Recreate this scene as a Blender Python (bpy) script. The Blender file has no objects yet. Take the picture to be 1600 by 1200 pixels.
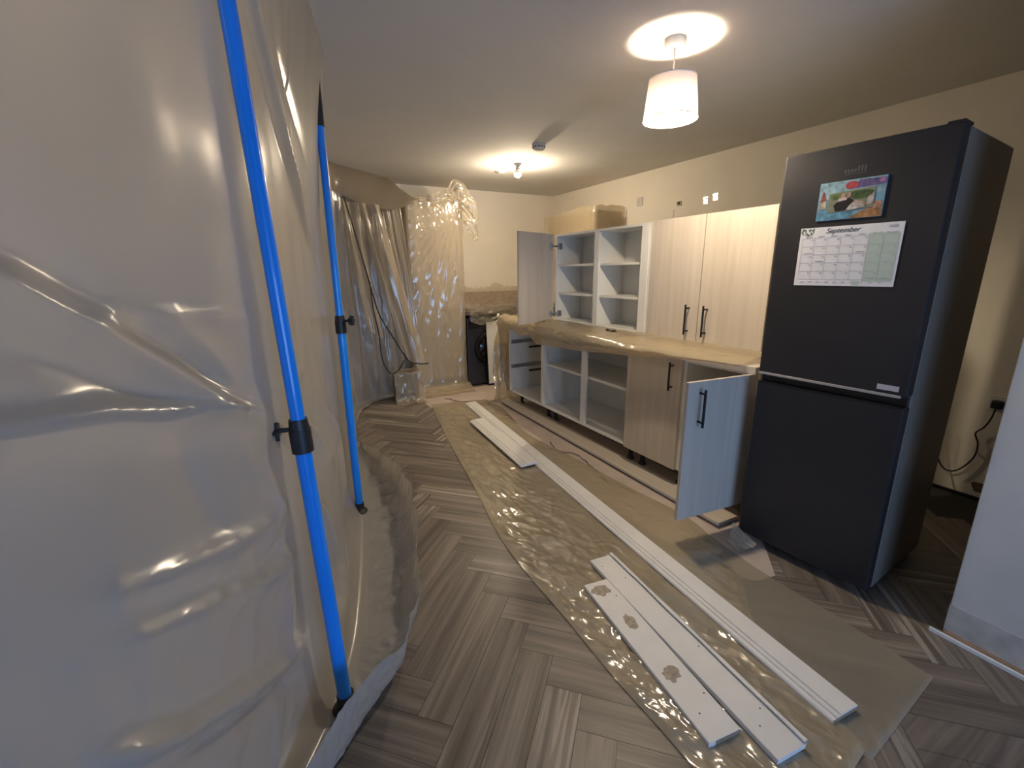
import bpy, bmesh, math, random
from mathutils import Vector, Matrix, noise

random.seed(7)
scene = bpy.context.scene
COL = scene.collection

# ------------------------------------------------------------------ camera
cam_d = bpy.data.cameras.new('camera')
cam_d.sensor_width = 36.0
cam_d.lens = 694.77 / 1600 * 36.0
cam_d.clip_start = 0.02
cam = bpy.data.objects.new('camera', cam_d)
COL.objects.link(cam)
yaw, pit, rol = 0.49195855, 0.24816551, -0.01059218
fwd = Vector((math.sin(yaw) * math.cos(pit), math.cos(yaw) * math.cos(pit), -math.sin(pit)))
r0 = Vector((math.cos(yaw), -math.sin(yaw), 0))
u0 = r0.cross(fwd)
rt = r0 * math.cos(rol) + u0 * math.sin(rol)
up = -r0 * math.sin(rol) + u0 * math.cos(rol)
M = Matrix((rt, up, -fwd)).transposed().to_4x4()
M.translation = Vector((0, 0, 1.39))
cam.matrix_world = M
scene.camera = cam

# ------------------------------------------------------------------ world, daylight, exposure
world = bpy.data.worlds.new('world')
scene.world = world
world.use_nodes = True
bg = world.node_tree.nodes['Background']
bg.inputs['Color'].default_value = (0.34, 0.57, 1.0, 1)
bg.inputs['Strength'].default_value = 3.7
scene.view_settings.view_transform = 'Standard'
scene.view_settings.look = 'None'
scene.view_settings.gamma = 1.0
scene.view_settings.use_curve_mapping = False
scene.view_settings.exposure = 1.1

CEIL = 2.40
XR, XL, YF, YB = 3.69, -1.70, 5.60, -2.60
WIN = (-0.55, 1.85, 0.05, 1.45)           # low window opening in the wall behind the camera
portal_d = bpy.data.lights.new('window_portal', 'AREA')
portal_d.shape = 'RECTANGLE'
portal_d.size = WIN[1] - WIN[0]
portal_d.size_y = WIN[3] - WIN[2]
portal_d.cycles.is_portal = True
portal = bpy.data.objects.new('window_portal', portal_d)
COL.objects.link(portal)
portal.location = ((WIN[0] + WIN[1]) / 2, YB - 0.02, (WIN[2] + WIN[3]) / 2)
portal.rotation_euler = (math.radians(90), 0, 0)
PENDANT_E, BULB_E, BACK_E = 800.0, 820.0, 330.0
WARM = (1.0, 0.82, 0.58)

# ------------------------------------------------------------------ helpers
def link(o, parent=None):
    COL.objects.link(o)
    if parent is not None:
        o.parent = parent
    return o

def empty(name, loc=(0, 0, 0), rz=0.0):
    o = bpy.data.objects.new(name, None)
    o.empty_display_size = 0.05
    o.location = loc
    o.rotation_euler = (0, 0, rz)
    return link(o)

def tag(o, label=None, cat=None, group=None, kind=None):
    if label: o['label'] = label
    if cat: o['category'] = cat
    if group: o['group'] = group
    if kind: o['kind'] = kind
    return o

class MB:
    """collects shapes, builds one mesh object"""
    def __init__(s):
        s.bm = bmesh.new()
    def box(s, x0, x1, y0, y1, z0, z1, bev=0.0, mat=None):
        r = bmesh.ops.create_cube(s.bm, size=1.0)
        vs = r['verts']
        for v in vs:
            v.co = Vector(((x0 + x1) / 2 + v.co.x * (x1 - x0), (y0 + y1) / 2 + v.co.y * (y1 - y0), (z0 + z1) / 2 + v.co.z * (z1 - z0)))
        if bev > 0:
            es = list({e for v in vs for e in v.link_edges})
            r2 = bmesh.ops.bevel(s.bm, geom=es, offset=bev, segments=2, affect='EDGES', profile=0.5)
            vs = list({v for f in r2['faces'] for v in f.verts} | {v for v in vs if v.is_valid})
        if mat is not None:
            for v in vs: v.co = mat @ v.co
        return s
    def cyl(s, p0, p1, r0, r1=None, n=20, caps=True):
        p0, p1 = Vector(p0), Vector(p1)
        r1 = r0 if r1 is None else r1
        d = (p1 - p0).normalized()
        a = d.orthogonal().normalized(); b = d.cross(a)
        rings = []
        for p, r in ((p0, r0), (p1, r1)):
            rings.append([s.bm.verts.new(p + (a * math.cos(2 * math.pi * i / n) + b * math.sin(2 * math.pi * i / n)) * r) for i in range(n)])
        for i in range(n):
            s.bm.faces.new((rings[0][i], rings[0][(i + 1) % n], rings[1][(i + 1) % n], rings[1][i]))
        if caps:
            s.bm.faces.new(rings[0][::-1]); s.bm.faces.new(rings[1])
        return s
    def lathe(s, prof, c=(0, 0, 0), n=32):
        """prof: list of (r, z); about Z through c"""
        rings = []
        for r, z in prof:
            if r < 1e-6:
                rings.append([s.bm.verts.new((c[0], c[1], c[2] + z))])
            else:
                rings.append([s.bm.verts.new((c[0] + r * math.cos(2 * math.pi * i / n), c[1] + r * math.sin(2 * math.pi * i / n), c[2] + z)) for i in range(n)])
        for A, B in zip(rings, rings[1:]):
            for i in range(n):
                j = (i + 1) % n
                if len(A) == 1 and len(B) == 1: continue
                if len(A) == 1: s.bm.faces.new((A[0], B[j], B[i]))
                elif len(B) == 1: s.bm.faces.new((A[i], A[j], B[0]))
                else: s.bm.faces.new((A[i], A[j], B[j], B[i]))
        return s
    def tube(s, pts, r, n=8):
        pts = [Vector(p) for p in pts]
        rings = []
        a = None
        for k, p in enumerate(pts):
            d = (pts[min(k + 1, len(pts) - 1)] - pts[max(k - 1, 0)]).normalized()
            if a is None: a = d.orthogonal().normalized()
            a = (a - d * a.dot(d)).normalized(); b = d.cross(a)
            rings.append([s.bm.verts.new(p + (a * math.cos(2 * math.pi * i / n) + b * math.sin(2 * math.pi * i / n)) * r) for i in range(n)])
        for A, B in zip(rings, rings[1:]):
            for i in range(n):
                s.bm.faces.new((A[i], A[(i + 1) % n], B[(i + 1) % n], B[i]))
        s.bm.faces.new(rings[0][::-1]); s.bm.faces.new(rings[-1])
        return s
    def grid(s, rows):
        V = [[s.bm.verts.new(p) for p in row] for row in rows]
        for i in range(len(V) - 1):
            for j in range(len(V[0]) - 1):
                s.bm.faces.new((V[i][j], V[i + 1][j], V[i + 1][j + 1], V[i][j + 1]))
        return s
    def poly(s, pts, thick=(0, 0, 0)):
        t = Vector(thick)
        a = [s.bm.verts.new(p) for p in pts]
        s.bm.faces.new(a)
        if t.length > 0:
            b = [s.bm.verts.new(Vector(p) + t) for p in pts]
            s.bm.faces.new(b[::-1])
            for i in range(len(a)):
                j = (i + 1) % len(a)
                s.bm.faces.new((a[i], b[i], b[j], a[j]))
        return s
    def build(s, name, mat, parent=None, smooth=False, recalc=True):
        if recalc: bmesh.ops.recalc_face_normals(s.bm, faces=s.bm.faces)
        me = bpy.data.meshes.new(name)
        s.bm.to_mesh(me); s.bm.free()
        me.materials.append(mat)
        if smooth:
            me.shade_smooth()
            if smooth == 'auto':
                me.set_sharp_from_angle(angle=math.radians(40))
        return link(bpy.data.objects.new(name, me), parent)

def box(name, mat, parent, *b, bev=0.0015):
    return MB().box(*b, bev=bev).build(name, mat, parent)

def cr(P, t):
    """Catmull-Rom through equally weighted control values (Vectors) at t in [0, len-1]"""
    i = min(int(t), len(P) - 2); f = t - i
    p0 = P[max(i - 1, 0)]; p1 = P[i]; p2 = P[i + 1]; p3 = P[min(i + 2, len(P) - 1)]
    return 0.5 * ((2 * p1) + (p2 - p0) * f + (2 * p0 - 5 * p1 + 4 * p2 - p3) * f * f + (3 * p1 - p0 - 3 * p2 + p3) * f * f * f)

def spline(pts, n):
    P = [Vector(p) for p in pts]
    return [cr(P, (len(P) - 1) * k / n) for k in range(n + 1)]

def nz(x, y, z=0.0):
    return noise.noise(Vector((x, y, z)))

def ridged(x, y, z=0.0, oct=3):
    s = 0; a = 1
    for _ in range(oct):
        s += a * (1 - 2 * abs(nz(x, y, z))); a *= 0.5; x *= 2.03; y *= 2.03; z += 7.1
    return s / 1.75

# ------------------------------------------------------------------ materials
def new_mat(name):
    m = bpy.data.materials.new(name); m.use_nodes = True
    nt = m.node_tree
    return m, nt, nt.nodes['Principled BSDF'], nt.nodes['Material Output']

def N(nt, t, **kw):
    n = nt.nodes.new(t)
    for k, v in kw.items(): setattr(n, k, v)
    return n

def plain(name, col, rough=0.5, metal=0.0, var=0.06, scale=6.0, bump=0.0, bscale=80.0, coat=0.0):
    m, nt, b, out = new_mat(name)
    tc = N(nt, 'ShaderNodeTexCoord')
    nx = N(nt, 'ShaderNodeTexNoise'); nx.inputs['Scale'].default_value = scale; nx.inputs['Detail'].default_value = 4
    nt.links.new(tc.outputs['Object'], nx.inputs['Vector'])
    rp = N(nt, 'ShaderNodeValToRGB')
    rp.color_ramp.elements[0].position = 0.3; rp.color_ramp.elements[1].position = 0.7
    rp.color_ramp.elements[0].color = tuple(c * (1 - var) for c in col) + (1,)
    rp.color_ramp.elements[1].color = tuple(min(1, c * (1 + var)) for c in col) + (1,)
    nt.links.new(nx.outputs['Fac'], rp.inputs['Fac'])
    nt.links.new(rp.outputs['Color'], b.inputs['Base Color'])
    b.inputs['Roughness'].default_value = rough
    b.inputs['Metallic'].default_value = metal
    b.inputs['Coat Weight'].default_value = coat
    if bump > 0:
        n2 = N(nt, 'ShaderNodeTexNoise'); n2.inputs['Scale'].default_value = bscale; n2.inputs['Detail'].default_value = 3
        nt.links.new(tc.outputs['Object'], n2.inputs['Vector'])
        bp = N(nt, 'ShaderNodeBump'); bp.inputs['Strength'].default_value = bump; bp.inputs['Distance'].default_value = 0.002
        nt.links.new(n2.outputs['Fac'], bp.inputs['Height'])
        nt.links.new(bp.outputs['Normal'], b.inputs['Normal'])
    return m

def wood(name, dark, light, axis=2, rough=0.5, stretch=(18, 18, 1.2), rand=False, contrast=(0.35, 0.7)):
    """grain stretched along one local axis"""
    m, nt, b, out = new_mat(name)
    tc = N(nt, 'ShaderNodeTexCoord')
    mp = N(nt, 'ShaderNodeMapping')
    mp.inputs['Scale'].default_value = stretch
    nt.links.new(tc.outputs['Object'], mp.inputs['Vector'])
    vec = mp.outputs['Vector']
    if rand:
        oi = N(nt, 'ShaderNodeObjectInfo')
        ml = N(nt, 'ShaderNodeMath', operation='MULTIPLY'); ml.inputs[1].default_value = 57.0
        nt.links.new(oi.outputs['Random'], ml.inputs[0])
        ad = N(nt, 'ShaderNodeVectorMath', operation='ADD')
        nt.links.new(vec, ad.inputs[0]); nt.links.new(ml.outputs[0], ad.inputs[1])
        vec = ad.outputs[0]
    n1 = N(nt, 'ShaderNodeTexNoise'); n1.inputs['Scale'].default_value = 1.0; n1.inputs['Detail'].default_value = 6
    n1.inputs['Roughness'].default_value = 0.62; n1.inputs['Distortion'].default_value = 0.5
    nt.links.new(vec, n1.inputs['Vector'])
    rp = N(nt, 'ShaderNodeValToRGB')
    rp.color_ramp.elements[0].position, rp.color_ramp.elements[1].position = contrast
    rp.color_ramp.elements[0].color = dark + (1,); rp.color_ramp.elements[1].color = light + (1,)
    nt.links.new(n1.outputs['Fac'], rp.inputs['Fac'])
    colr = rp.outputs['Color']
    if rand:
        # broad per-plank tone, and pale streaks that only some planks carry
        mr = N(nt, 'ShaderNodeMapRange'); mr.inputs['To Min'].default_value = 0.82; mr.inputs['To Max'].default_value = 1.2
        nt.links.new(oi.outputs['Random'], mr.inputs['Value'])
        n2 = N(nt, 'ShaderNodeTexNoise'); n2.inputs['Scale'].default_value = 1.15; n2.inputs['Detail'].default_value = 5; n2.inputs['Distortion'].default_value = 1.0
        nt.links.new(vec, n2.inputs['Vector'])
        r2 = N(nt, 'ShaderNodeValToRGB')
        r2.color_ramp.elements[0].position = 0.52; r2.color_ramp.elements[1].position = 0.62
        r2.color_ramp.elements[0].color = (0, 0, 0, 1); r2.color_ramp.elements[1].color = (1, 1, 1, 1)
        nt.links.new(n2.outputs['Fac'], r2.inputs['Fac'])
        fr = N(nt, 'ShaderNodeMath', operation='FRACT'); mm = N(nt, 'ShaderNodeMath', operation='MULTIPLY'); mm.inputs[1].default_value = 7.31
        nt.links.new(oi.outputs['Random'], mm.inputs[0]); nt.links.new(mm.outputs[0], fr.inputs[0])
        ms = N(nt, 'ShaderNodeMapRange'); ms.inputs['From Min'].default_value = 0.35; ms.inputs['To Max'].default_value = 1.0
        nt.links.new(fr.outputs[0], ms.inputs['Value'])
        f2 = N(nt, 'ShaderNodeMath', operation='MULTIPLY')
        nt.links.new(r2.outputs['Color'], f2.inputs[0]); nt.links.new(ms.outputs[0], f2.inputs[1])
        mx = N(nt, 'ShaderNodeMix', data_type='RGBA'); mx.inputs['B'].default_value = (0.40, 0.355, 0.305, 1)
        nt.links.new(f2.outputs[0], mx.inputs['Factor']); nt.links.new(colr, mx.inputs['A'])
        vm = N(nt, 'ShaderNodeVectorMath', operation='SCALE')
        nt.links.new(mx.outputs['Result'], vm.inputs[0]); nt.links.new(mr.outputs[0], vm.inputs['Scale'])
        colr = vm.outputs[0]
    nt.links.new(colr, b.inputs['Base Color'])
    b.inputs['Roughness'].default_value = rough
    bp = N(nt, 'ShaderNodeBump'); bp.inputs['Strength'].default_value = 0.15; bp.inputs['Distance'].default_value = 0.001
    nt.links.new(n1.outputs['Fac'], bp.inputs['Height']); nt.links.new(bp.outputs['Normal'], b.inputs['Normal'])
    return m

def polythene(name, tint=(0.70, 0.66, 0.58), milky=0.6, transl=0.45, rough=0.22, gloss=0.10, bscale=(14, 14, 14), bump=0.35, bdist=0.01, distort=1.0, see=(0.93, 0.91, 0.86), ridge=False):
    m, nt, b, out = new_mat(name)
    nt.nodes.remove(b)
    tc = N(nt, 'ShaderNodeTexCoord'); mp = N(nt, 'ShaderNodeMapping'); mp.inputs['Scale'].default_value = bscale
    nt.links.new(tc.outputs['Object'], mp.inputs['Vector'])
    nx = N(nt, 'ShaderNodeTexNoise', noise_type='RIDGED_MULTIFRACTAL' if ridge else 'FBM'); nx.inputs['Scale'].default_value = 1.0; nx.inputs['Detail'].default_value = 3 if ridge else 4; nx.inputs['Distortion'].default_value = distort
    nt.links.new(mp.outputs['Vector'], nx.inputs['Vector'])
    bp = N(nt, 'ShaderNodeBump'); bp.inputs['Strength'].default_value = bump; bp.inputs['Distance'].default_value = bdist
    nt.links.new(nx.outputs['Fac'], bp.inputs['Height'])
    df = N(nt, 'ShaderNodeBsdfDiffuse'); df.inputs['Color'].default_value = tint + (1,)
    tl = N(nt, 'ShaderNodeBsdfTranslucent'); tl.inputs['Color'].default_value = (tint[0], tint[1] * 0.90, tint[2] * 0.70, 1)
    tp = N(nt, 'ShaderNodeBsdfTransparent'); tp.inputs['Color'].default_value = see + (1,)
    gl = N(nt, 'ShaderNodeBsdfGlossy'); gl.inputs['Roughness'].default_value = rough
    for s_ in (df, tl, gl): nt.links.new(bp.outputs['Normal'], s_.inputs['Normal'])
    m1 = N(nt, 'ShaderNodeMixShader'); m1.inputs[0].default_value = transl
    nt.links.new(df.outputs[0], m1.inputs[1]); nt.links.new(tl.outputs[0], m1.inputs[2])
    m2 = N(nt, 'ShaderNodeMixShader'); m2.inputs[0].default_value = milky
    nt.links.new(tp.outputs[0], m2.inputs[1]); nt.links.new(m1.outputs[0], m2.inputs[2])
    lw = N(nt, 'ShaderNodeLayerWeight'); lw.inputs['Blend'].default_value = 0.5
    nt.links.new(bp.outputs['Normal'], lw.inputs['Normal'])
    pw = N(nt, 'ShaderNodeMath', operation='POWER'); pw.inputs[1].default_value = 4.0
    nt.links.new(lw.outputs['Facing'], pw.inputs[0])
    ad = N(nt, 'ShaderNodeMath', operation='MULTIPLY_ADD'); ad.use_clamp = True; ad.inputs[1].default_value = 0.45; ad.inputs[2].default_value = gloss
    nt.links.new(pw.outputs[0], ad.inputs[0])
    m3 = N(nt, 'ShaderNodeMixShader')
    nt.links.new(ad.outputs[0], m3.inputs[0]); nt.links.new(m2.outputs[0], m3.inputs[1]); nt.links.new(gl.outputs[0], m3.inputs[2])
    nt.links.new(m3.outputs[0], out.inputs['Surface'])
    return m

def emit(name, col, strength):
    m, nt, b, out = new_mat(name)
    b.inputs['Base Color'].default_value = col + (1,)
    b.inputs['Emission Color'].default_value = col + (1,)
    b.inputs['Emission Strength'].default_value = strength
    return m

def glass(name):
    m, nt, b, out = new_mat(name)
    nt.nodes.remove(b)
    tp = N(nt, 'ShaderNodeBsdfTransparent'); gl = N(nt, 'ShaderNodeBsdfGlossy'); gl.inputs['Roughness'].default_value = 0.02
    fz = N(nt, 'ShaderNodeFresnel'); mx = N(nt, 'ShaderNodeMixShader')
    nt.links.new(fz.outputs[0], mx.inputs[0]); nt.links.new(tp.outputs[0], mx.inputs[1]); nt.links.new(gl.outputs[0], mx.inputs[2])
    nt.links.new(mx.outputs[0], out.inputs['Surface'])
    return m

MAT = dict(
    wall=plain('wall_paint', (0.76, 0.71, 0.62), 0.8, var=0.03, scale=3, bump=0.08, bscale=120),
    nib=plain('partition_paint', (0.62, 0.62, 0.61), 0.75, var=0.05, scale=5, bump=0.1, bscale=90),
    bare=plain('bare_plaster', (0.50, 0.49, 0.47), 0.85, var=0.18, scale=14, bump=0.3, bscale=60),
    ceil=plain('ceiling_paint', (0.70, 0.68, 0.65), 0.9, var=0.02, scale=3, bump=0.06, bscale=150),
    slab=plain('subfloor', (0.05, 0.045, 0.04), 0.9),
    plank=wood('grey_oak_vinyl', (0.108, 0.088, 0.072), (0.225, 0.190, 0.160), rough=0.42, stretch=(1.3, 26, 26), rand=True, contrast=(0.37, 0.64)),
    door=wood('pale_ash_laminate', (0.53, 0.47, 0.405), (0.64, 0.585, 0.515), rough=0.4, stretch=(22, 22, 0.9), contrast=(0.3, 0.7)),
    white=plain('white_melamine', (0.80, 0.80, 0.78), 0.35, var=0.015),
    board=plain('white_board_paint', (0.80, 0.79, 0.78), 0.45, var=0.03, scale=12),
    board_core=plain('mdf_core', (0.32, 0.22, 0.15), 0.9, var=0.15, scale=40),
    plinth=wood('plinth_laminate', (0.52, 0.46, 0.39), (0.62, 0.56, 0.48), rough=0.4, stretch=(26, 0.9, 26)),
    glue=plain('old_adhesive', (0.42, 0.36, 0.29), 0.9, var=0.2, scale=60, bump=0.4, bscale=300),
    black=plain('black_plastic', (0.018, 0.018, 0.020), 0.45, var=0.1),
    handle=plain('matt_black_metal', (0.012, 0.012, 0.014), 0.35, metal=0.3, var=0.05),
    steel=plain('zinc_steel', (0.42, 0.43, 0.46), 0.35, metal=0.9, var=0.1),
    chrome=plain('chrome', (0.75, 0.75, 0.77), 0.15, metal=1.0, var=0.02),
    pole=plain('blue_powder_coat', (0.001, 0.26, 0.96), 0.28, var=0.05, coat=0.3),
    fdoor=plain('fridge_black_steel', (0.030, 0.030, 0.036), 0.42, metal=0.35, var=0.08, scale=3, bump=0.03, bscale=400),
    fbody=plain('fridge_side_grey', (0.24, 0.215, 0.185), 0.45, metal=0.3, var=0.06, scale=4, bump=0.05, bscale=500),
    fgap=plain('fridge_gasket', (0.008, 0.008, 0.009), 0.3, var=0.05),
    silver=plain('brushed_silver', (0.62, 0.62, 0.66), 0.3, metal=0.7, var=0.04),
    sticker=plain('sticker_paper', (0.52, 0.50, 0.54), 0.6, var=0.05),
    paper=plain('floor_paper', (0.50, 0.42, 0.365), 0.85, var=0.10, scale=7, bump=0.5, bscale=25),
    wm=plain('graphite_enamel', (0.030, 0.032, 0.045), 0.3, var=0.06),
    wmglass=plain('dark_glass', (0.004, 0.004, 0.006), 0.08, var=0.0),
    worktop=plain('dark_worktop', (0.13, 0.11, 0.095), 0.4, var=0.25, scale=50),
    wtend=plain('worktop_edge', (0.66, 0.62, 0.58), 0.45, var=0.05),
    splash=plain('stone_splashback', (0.44, 0.34, 0.28), 0.5, var=0.25, scale=25),
    hood=plain('cardboard_box', (0.50, 0.38, 0.25), 0.8, var=0.08),
    rose=plain('white_plastic', (0.75, 0.74, 0.72), 0.4, var=0.01),
    alarm=plain('alarm_plastic', (0.66, 0.64, 0.64), 0.4, var=0.02),
    screw=plain('dark_screw', (0.06, 0.05, 0.05), 0.5),
    frame=plain('white_upvc', (0.8, 0.8, 0.8), 0.35, var=0.01),
    glass=glass('window_glass'),
    bulb=emit('warm_bulb', WARM, BULB_E),
    backbulb=emit('warm_hidden_bulb', WARM, BACK_E),
    pbulb=emit('warm_pendant_bulb', WARM, PENDANT_E),
    sheet=polythene('barrier_polythene', (0.555, 0.55, 0.54), milky=0.97, transl=0.5, rough=0.24, gloss=0.10, bscale=(3, 3, 26), bump=0.10, bdist=0.004),
    farsheet=polythene('far_polythene', (0.60, 0.52, 0.41), milky=0.62, transl=0.35, rough=0.14, gloss=0.08, bscale=(9, 9, 5), bump=0.35, bdist=0.012, ridge=True),
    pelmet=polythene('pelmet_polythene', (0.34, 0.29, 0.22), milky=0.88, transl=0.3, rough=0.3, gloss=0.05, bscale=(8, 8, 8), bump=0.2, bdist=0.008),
    wrap=polythene('wrap_polythene', (0.72, 0.65, 0.52), milky=0.46, transl=0.4, rough=0.13, gloss=0.11, bscale=(12, 12, 5), bump=0.8, bdist=0.014, ridge=True),
    clear=polythene('clear_polythene', (0.74, 0.68, 0.56), milky=0.20, transl=0.4, rough=0.10, gloss=0.13, bscale=(14, 14, 12), bump=0.9, bdist=0.014, ridge=True),
    cover=polythene('worktop_polythene', (0.62, 0.53, 0.38), milky=0.70, transl=0.4, rough=0.18, gloss=0.10, bscale=(9, 7, 10), bump=0.5, bdist=0.012, ridge=True),
    fsheet=polythene('floor_polythene', (0.66, 0.56, 0.40), milky=0.58, transl=0.2, rough=0.15, gloss=0.17, bscale=(9, 6, 8), bump=0.55, bdist=0.02, distort=1.0, ridge=True),
    fsheet2=polythene('floor_polythene_flat', (0.62, 0.56, 0.45), milky=0.44, transl=0.2, rough=0.18, gloss=0.10, bscale=(5, 3, 4), bump=0.4, bdist=0.01, ridge=True),
)

# ================================================================== THE SETTING
floor = MB().box(XL, XR, YB, YF, -0.12, -0.006).build('floor', MAT['slab'])
tag(floor, 'grey oak herringbone floor running through the room', 'floor', kind='structure')
PW, PL = 0.125, 0.60
pm = MB().box(-PL / 2 + 0.0007, PL / 2 - 0.0007, -PW / 2 + 0.0007, PW / 2 - 0.0007, -0.006, 0.0, bev=0.0)
plank0 = pm.build('plank', MAT['plank'], floor)
plank_me = plank0.data
bpy.data.objects.remove(plank0)
Q = math.sqrt(0.5)
OX, OY = 0.767 - PL * Q, 1.837 - (2 * PW + PL) * Q
rest = MB()
near = []
for k in range(-8, 9):
    for n in range(-45, 60):
        for vert in (0, 1):
            if vert:
                a, b = n * PW + PL + PW / 2 + k * PL, (n + 1) * PW - PL / 2 - k * PL
            else:
                a, b = n * PW + PL / 2 + k * PL, n * PW + PW / 2 - k * PL
            x, y = OX + (a - b) * Q, OY + (a + b) * Q
            ang = math.radians(135 if vert else 45)
            if not (XL + 0.3 < x < XR - 0.25 and YB + 0.3 < y < YF - 0.3):
                continue
            seen = (-0.1 < x < 2.15 and 0.25 < y < 5.1) or (2.15 <= x < 3.5 and 0.3 < y < 1.7)
            if seen:
                near.append((x, y, ang))
            else:
                rest.box(-PL / 2 + 0.0007, PL / 2 - 0.0007, -PW / 2 + 0.0007, PW / 2 - 0.0007, -0.006, 0.0,
                         mat=Matrix.Translation((x, y, 0)) @ Matrix.Rotation(ang, 4, 'Z'))
near.sort(key=lambda p: p[0] ** 2 + p[1] ** 2)
for x, y, ang in near[:295]:
    o = bpy.data.objects.new('plank', plank_me)
    o.location = (x, y, 0); o.rotation_euler = (0, 0, ang)
    link(o, floor)
tag(rest.build('plank_field', MAT['plank'], floor), kind='stuff')

tag(MB().box(XL, XR, YB, YF, CEIL, CEIL + 0.1).build('ceiling', MAT['ceil']), 'plain matt ceiling above the kitchen', 'ceiling', kind='structure')
tag(MB().box(XR, XR + 0.1, YB, YF, -0.1, CEIL).build('wall_right', MAT['wall']), 'cream wall behind the cabinet run and fridge', 'wall', kind='structure')
tag(MB().box(XL, XR, YF, YF + 0.1, -0.1, CEIL).build('wall_far', MAT['wall']), 'cream end wall beyond the washing machine', 'wall', kind='structure')
tag(MB().box(XL - 0.1, XL, YB, YF, -0.1, CEIL).build('wall_left', MAT['wall']), 'cream wall hidden by the plastic barrier', 'wall', kind='structure')
wb = MB()
wb.box(XL, WIN[0], YB - 0.1, YB, -0.1, CEIL).box(WIN[1], XR, YB - 0.1, YB, -0.1, CEIL)
wb.box(WIN[0], WIN[1], YB - 0.1, YB, WIN[3], CEIL).box(WIN[0], WIN[1], YB - 0.1, YB, -0.1, WIN[2])
tag(wb.build('wall_back', MAT['wall']), 'cream wall with low window behind the camera', 'wall', kind='structure')
win = empty('window_1', ((WIN[0] + WIN[1]) / 2, YB - 0.05, WIN[2]))
tag(win, 'white framed low window letting in daylight', 'window', kind='structure')
hw = (WIN[1] - WIN[0]) / 2; hh = WIN[3] - WIN[2]
for x0, x1, z0, z1 in ((-hw, -hw + 0.06, 0, hh), (hw - 0.06, hw, 0, hh), (-0.05, 0.05, 0, hh), (-hw, hw, 0, 0.06), (-hw, hw, hh - 0.06, hh)):
    box('window_frame', MAT['frame'], win, x0, x1, -0.03, 0.03, z0, z1)
for s_ in (-1, 1):
    box('pane', MAT['glass'], win, min(s_ * 0.05, s_ * (hw - 0.06)), max(s_ * 0.05, s_ * (hw - 0.06)), -0.004, 0.004, 0.06, hh - 0.06, bev=0)
# short partition at the right edge of the view
nib = MB().box(2.175, 2.285, YB, 0.485, 0.0, CEIL, bev=0.003).build('wall_near', MAT['nib'])
tag(nib, 'white partition end beside the fridge with its skirting removed', 'wall', kind='structure')
box('bare_strip', MAT['bare'], nib, 2.1725, 2.177, YB, 0.486, 0.004, 0.125, bev=0)
tr = tag(MB().box(2.128, 2.140, -1.6, 0.515, 0.0, 0.016, bev=0.002).build('trim_1', MAT['frame']), 'thin white floor strip in front of the bare partition', 'trim', kind='structure')
tr2 = tag(MB().box(2.150, 2.176, -1.6, 0.480, 0.0, 0.012, bev=0.001).build('trim_2', MAT['board_core']), 'brown timber packer left at the partition foot', 'trim', kind='structure')
tr3 = tag(MB().box(3.672, 3.692, 0.2, 5.0, 0.0, 0.014, bev=0.001).build('gap_shade', MAT['fgap']), 'black strip standing for the shade in the open gap at the cream wall foot', 'trim', kind='structure')  # solid black strip, paints the shade of the gap under the missing skirting

# ================================================================== KITCHEN UNITS
def bar_handle(parent, p0, p1, off, r=0.006):
    """bar from p0 to p1 (standing off the door), posts going to the door along off"""
    p0, p1, off = Vector(p0), Vector(p1), Vector(off)
    m = MB()
    m.cyl(p0, p1, r, n=12)
    d = p1 - p0
    for f in (0.12, 0.88):
        q = p0 + d * f
        m.cyl(q, q + off, r * 0.85, n=10)
    return m.build('handle', MAT['handle'], parent, smooth='auto')

BX0, BX1 = 2.153, 2.72       # carcass front / back of the base run
ZB, ZT = 0.150, 0.870
def base_unit(y0, y1, label, shelf=None, post=None, legs=True):
    c = Vector(((BX0 + BX1) / 2, (y0 + y1) / 2, 0))
    t = empty('base_unit', c)
    tag(t, label, 'cabinet', 'base units under the wrapped worktop')
    def b(name, x0, x1, ya, yb, z0, z1, mat='white', bev=0.001):
        return box(name, MAT[mat], t, x0 - c.x, x1 - c.x, ya - c.y, yb - c.y, z0, z1, bev=bev)
    b('side_panel', BX0, BX1, y0 + 0.0005, y0 + 0.018, ZB, ZT)
    b('side_panel', BX0, BX1, y1 - 0.018, y1 - 0.0005, ZB, ZT)
    b('bottom_panel', BX0, BX1, y0 + 0.018, y1 - 0.018, ZB, ZB + 0.018)
    b('back_panel', BX1 - 0.05, BX1 - 0.042, y0 + 0.018, y1 - 0.018, ZB + 0.018, ZT)
    b('top_rail', BX0, BX0 + 0.09, y0 + 0.018, y1 - 0.018, ZT - 0.018, ZT)
    b('top_rail', BX1 - 0.14, BX1 - 0.05, y0 + 0.018, y1 - 0.018, ZT - 0.018, ZT)
    if shelf:
        if post:
            b('shelf', BX0 + 0.03, BX1 - 0.05, y0 + 0.018, post - 0.0005, shelf, shelf + 0.018)
            b('shelf', BX0 + 0.03, BX1 - 0.05, post + 0.0005, y1 - 0.018, shelf, shelf + 0.018)
        else:
            b('shelf', BX0 + 0.06, BX1 - 0.05, y0 + 0.018, y1 - 0.018, shelf, shelf + 0.018)
    if post:
        b('centre_post', BX0 - 0.001, BX0 + 0.02, post - 0.030, post + 0.030, ZB + 0.018, ZT - 0.018)
    if legs:
        for yy in (y0 + 0.06, y1 - 0.06):
            m = MB()
            m.lathe([(0.0, 0.001), (0.028, 0.001), (0.026, 0.02), (0.016, 0.03), (0.016, 0.12), (0.03, 0.135), (0.03, 0.149), (0, 0.149)], (BX0 + 0.12 - c.x, yy - c.y, 0), n=14)
            m.build('leg', MAT['black'], t, smooth='auto')
    return t, c, b

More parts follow.
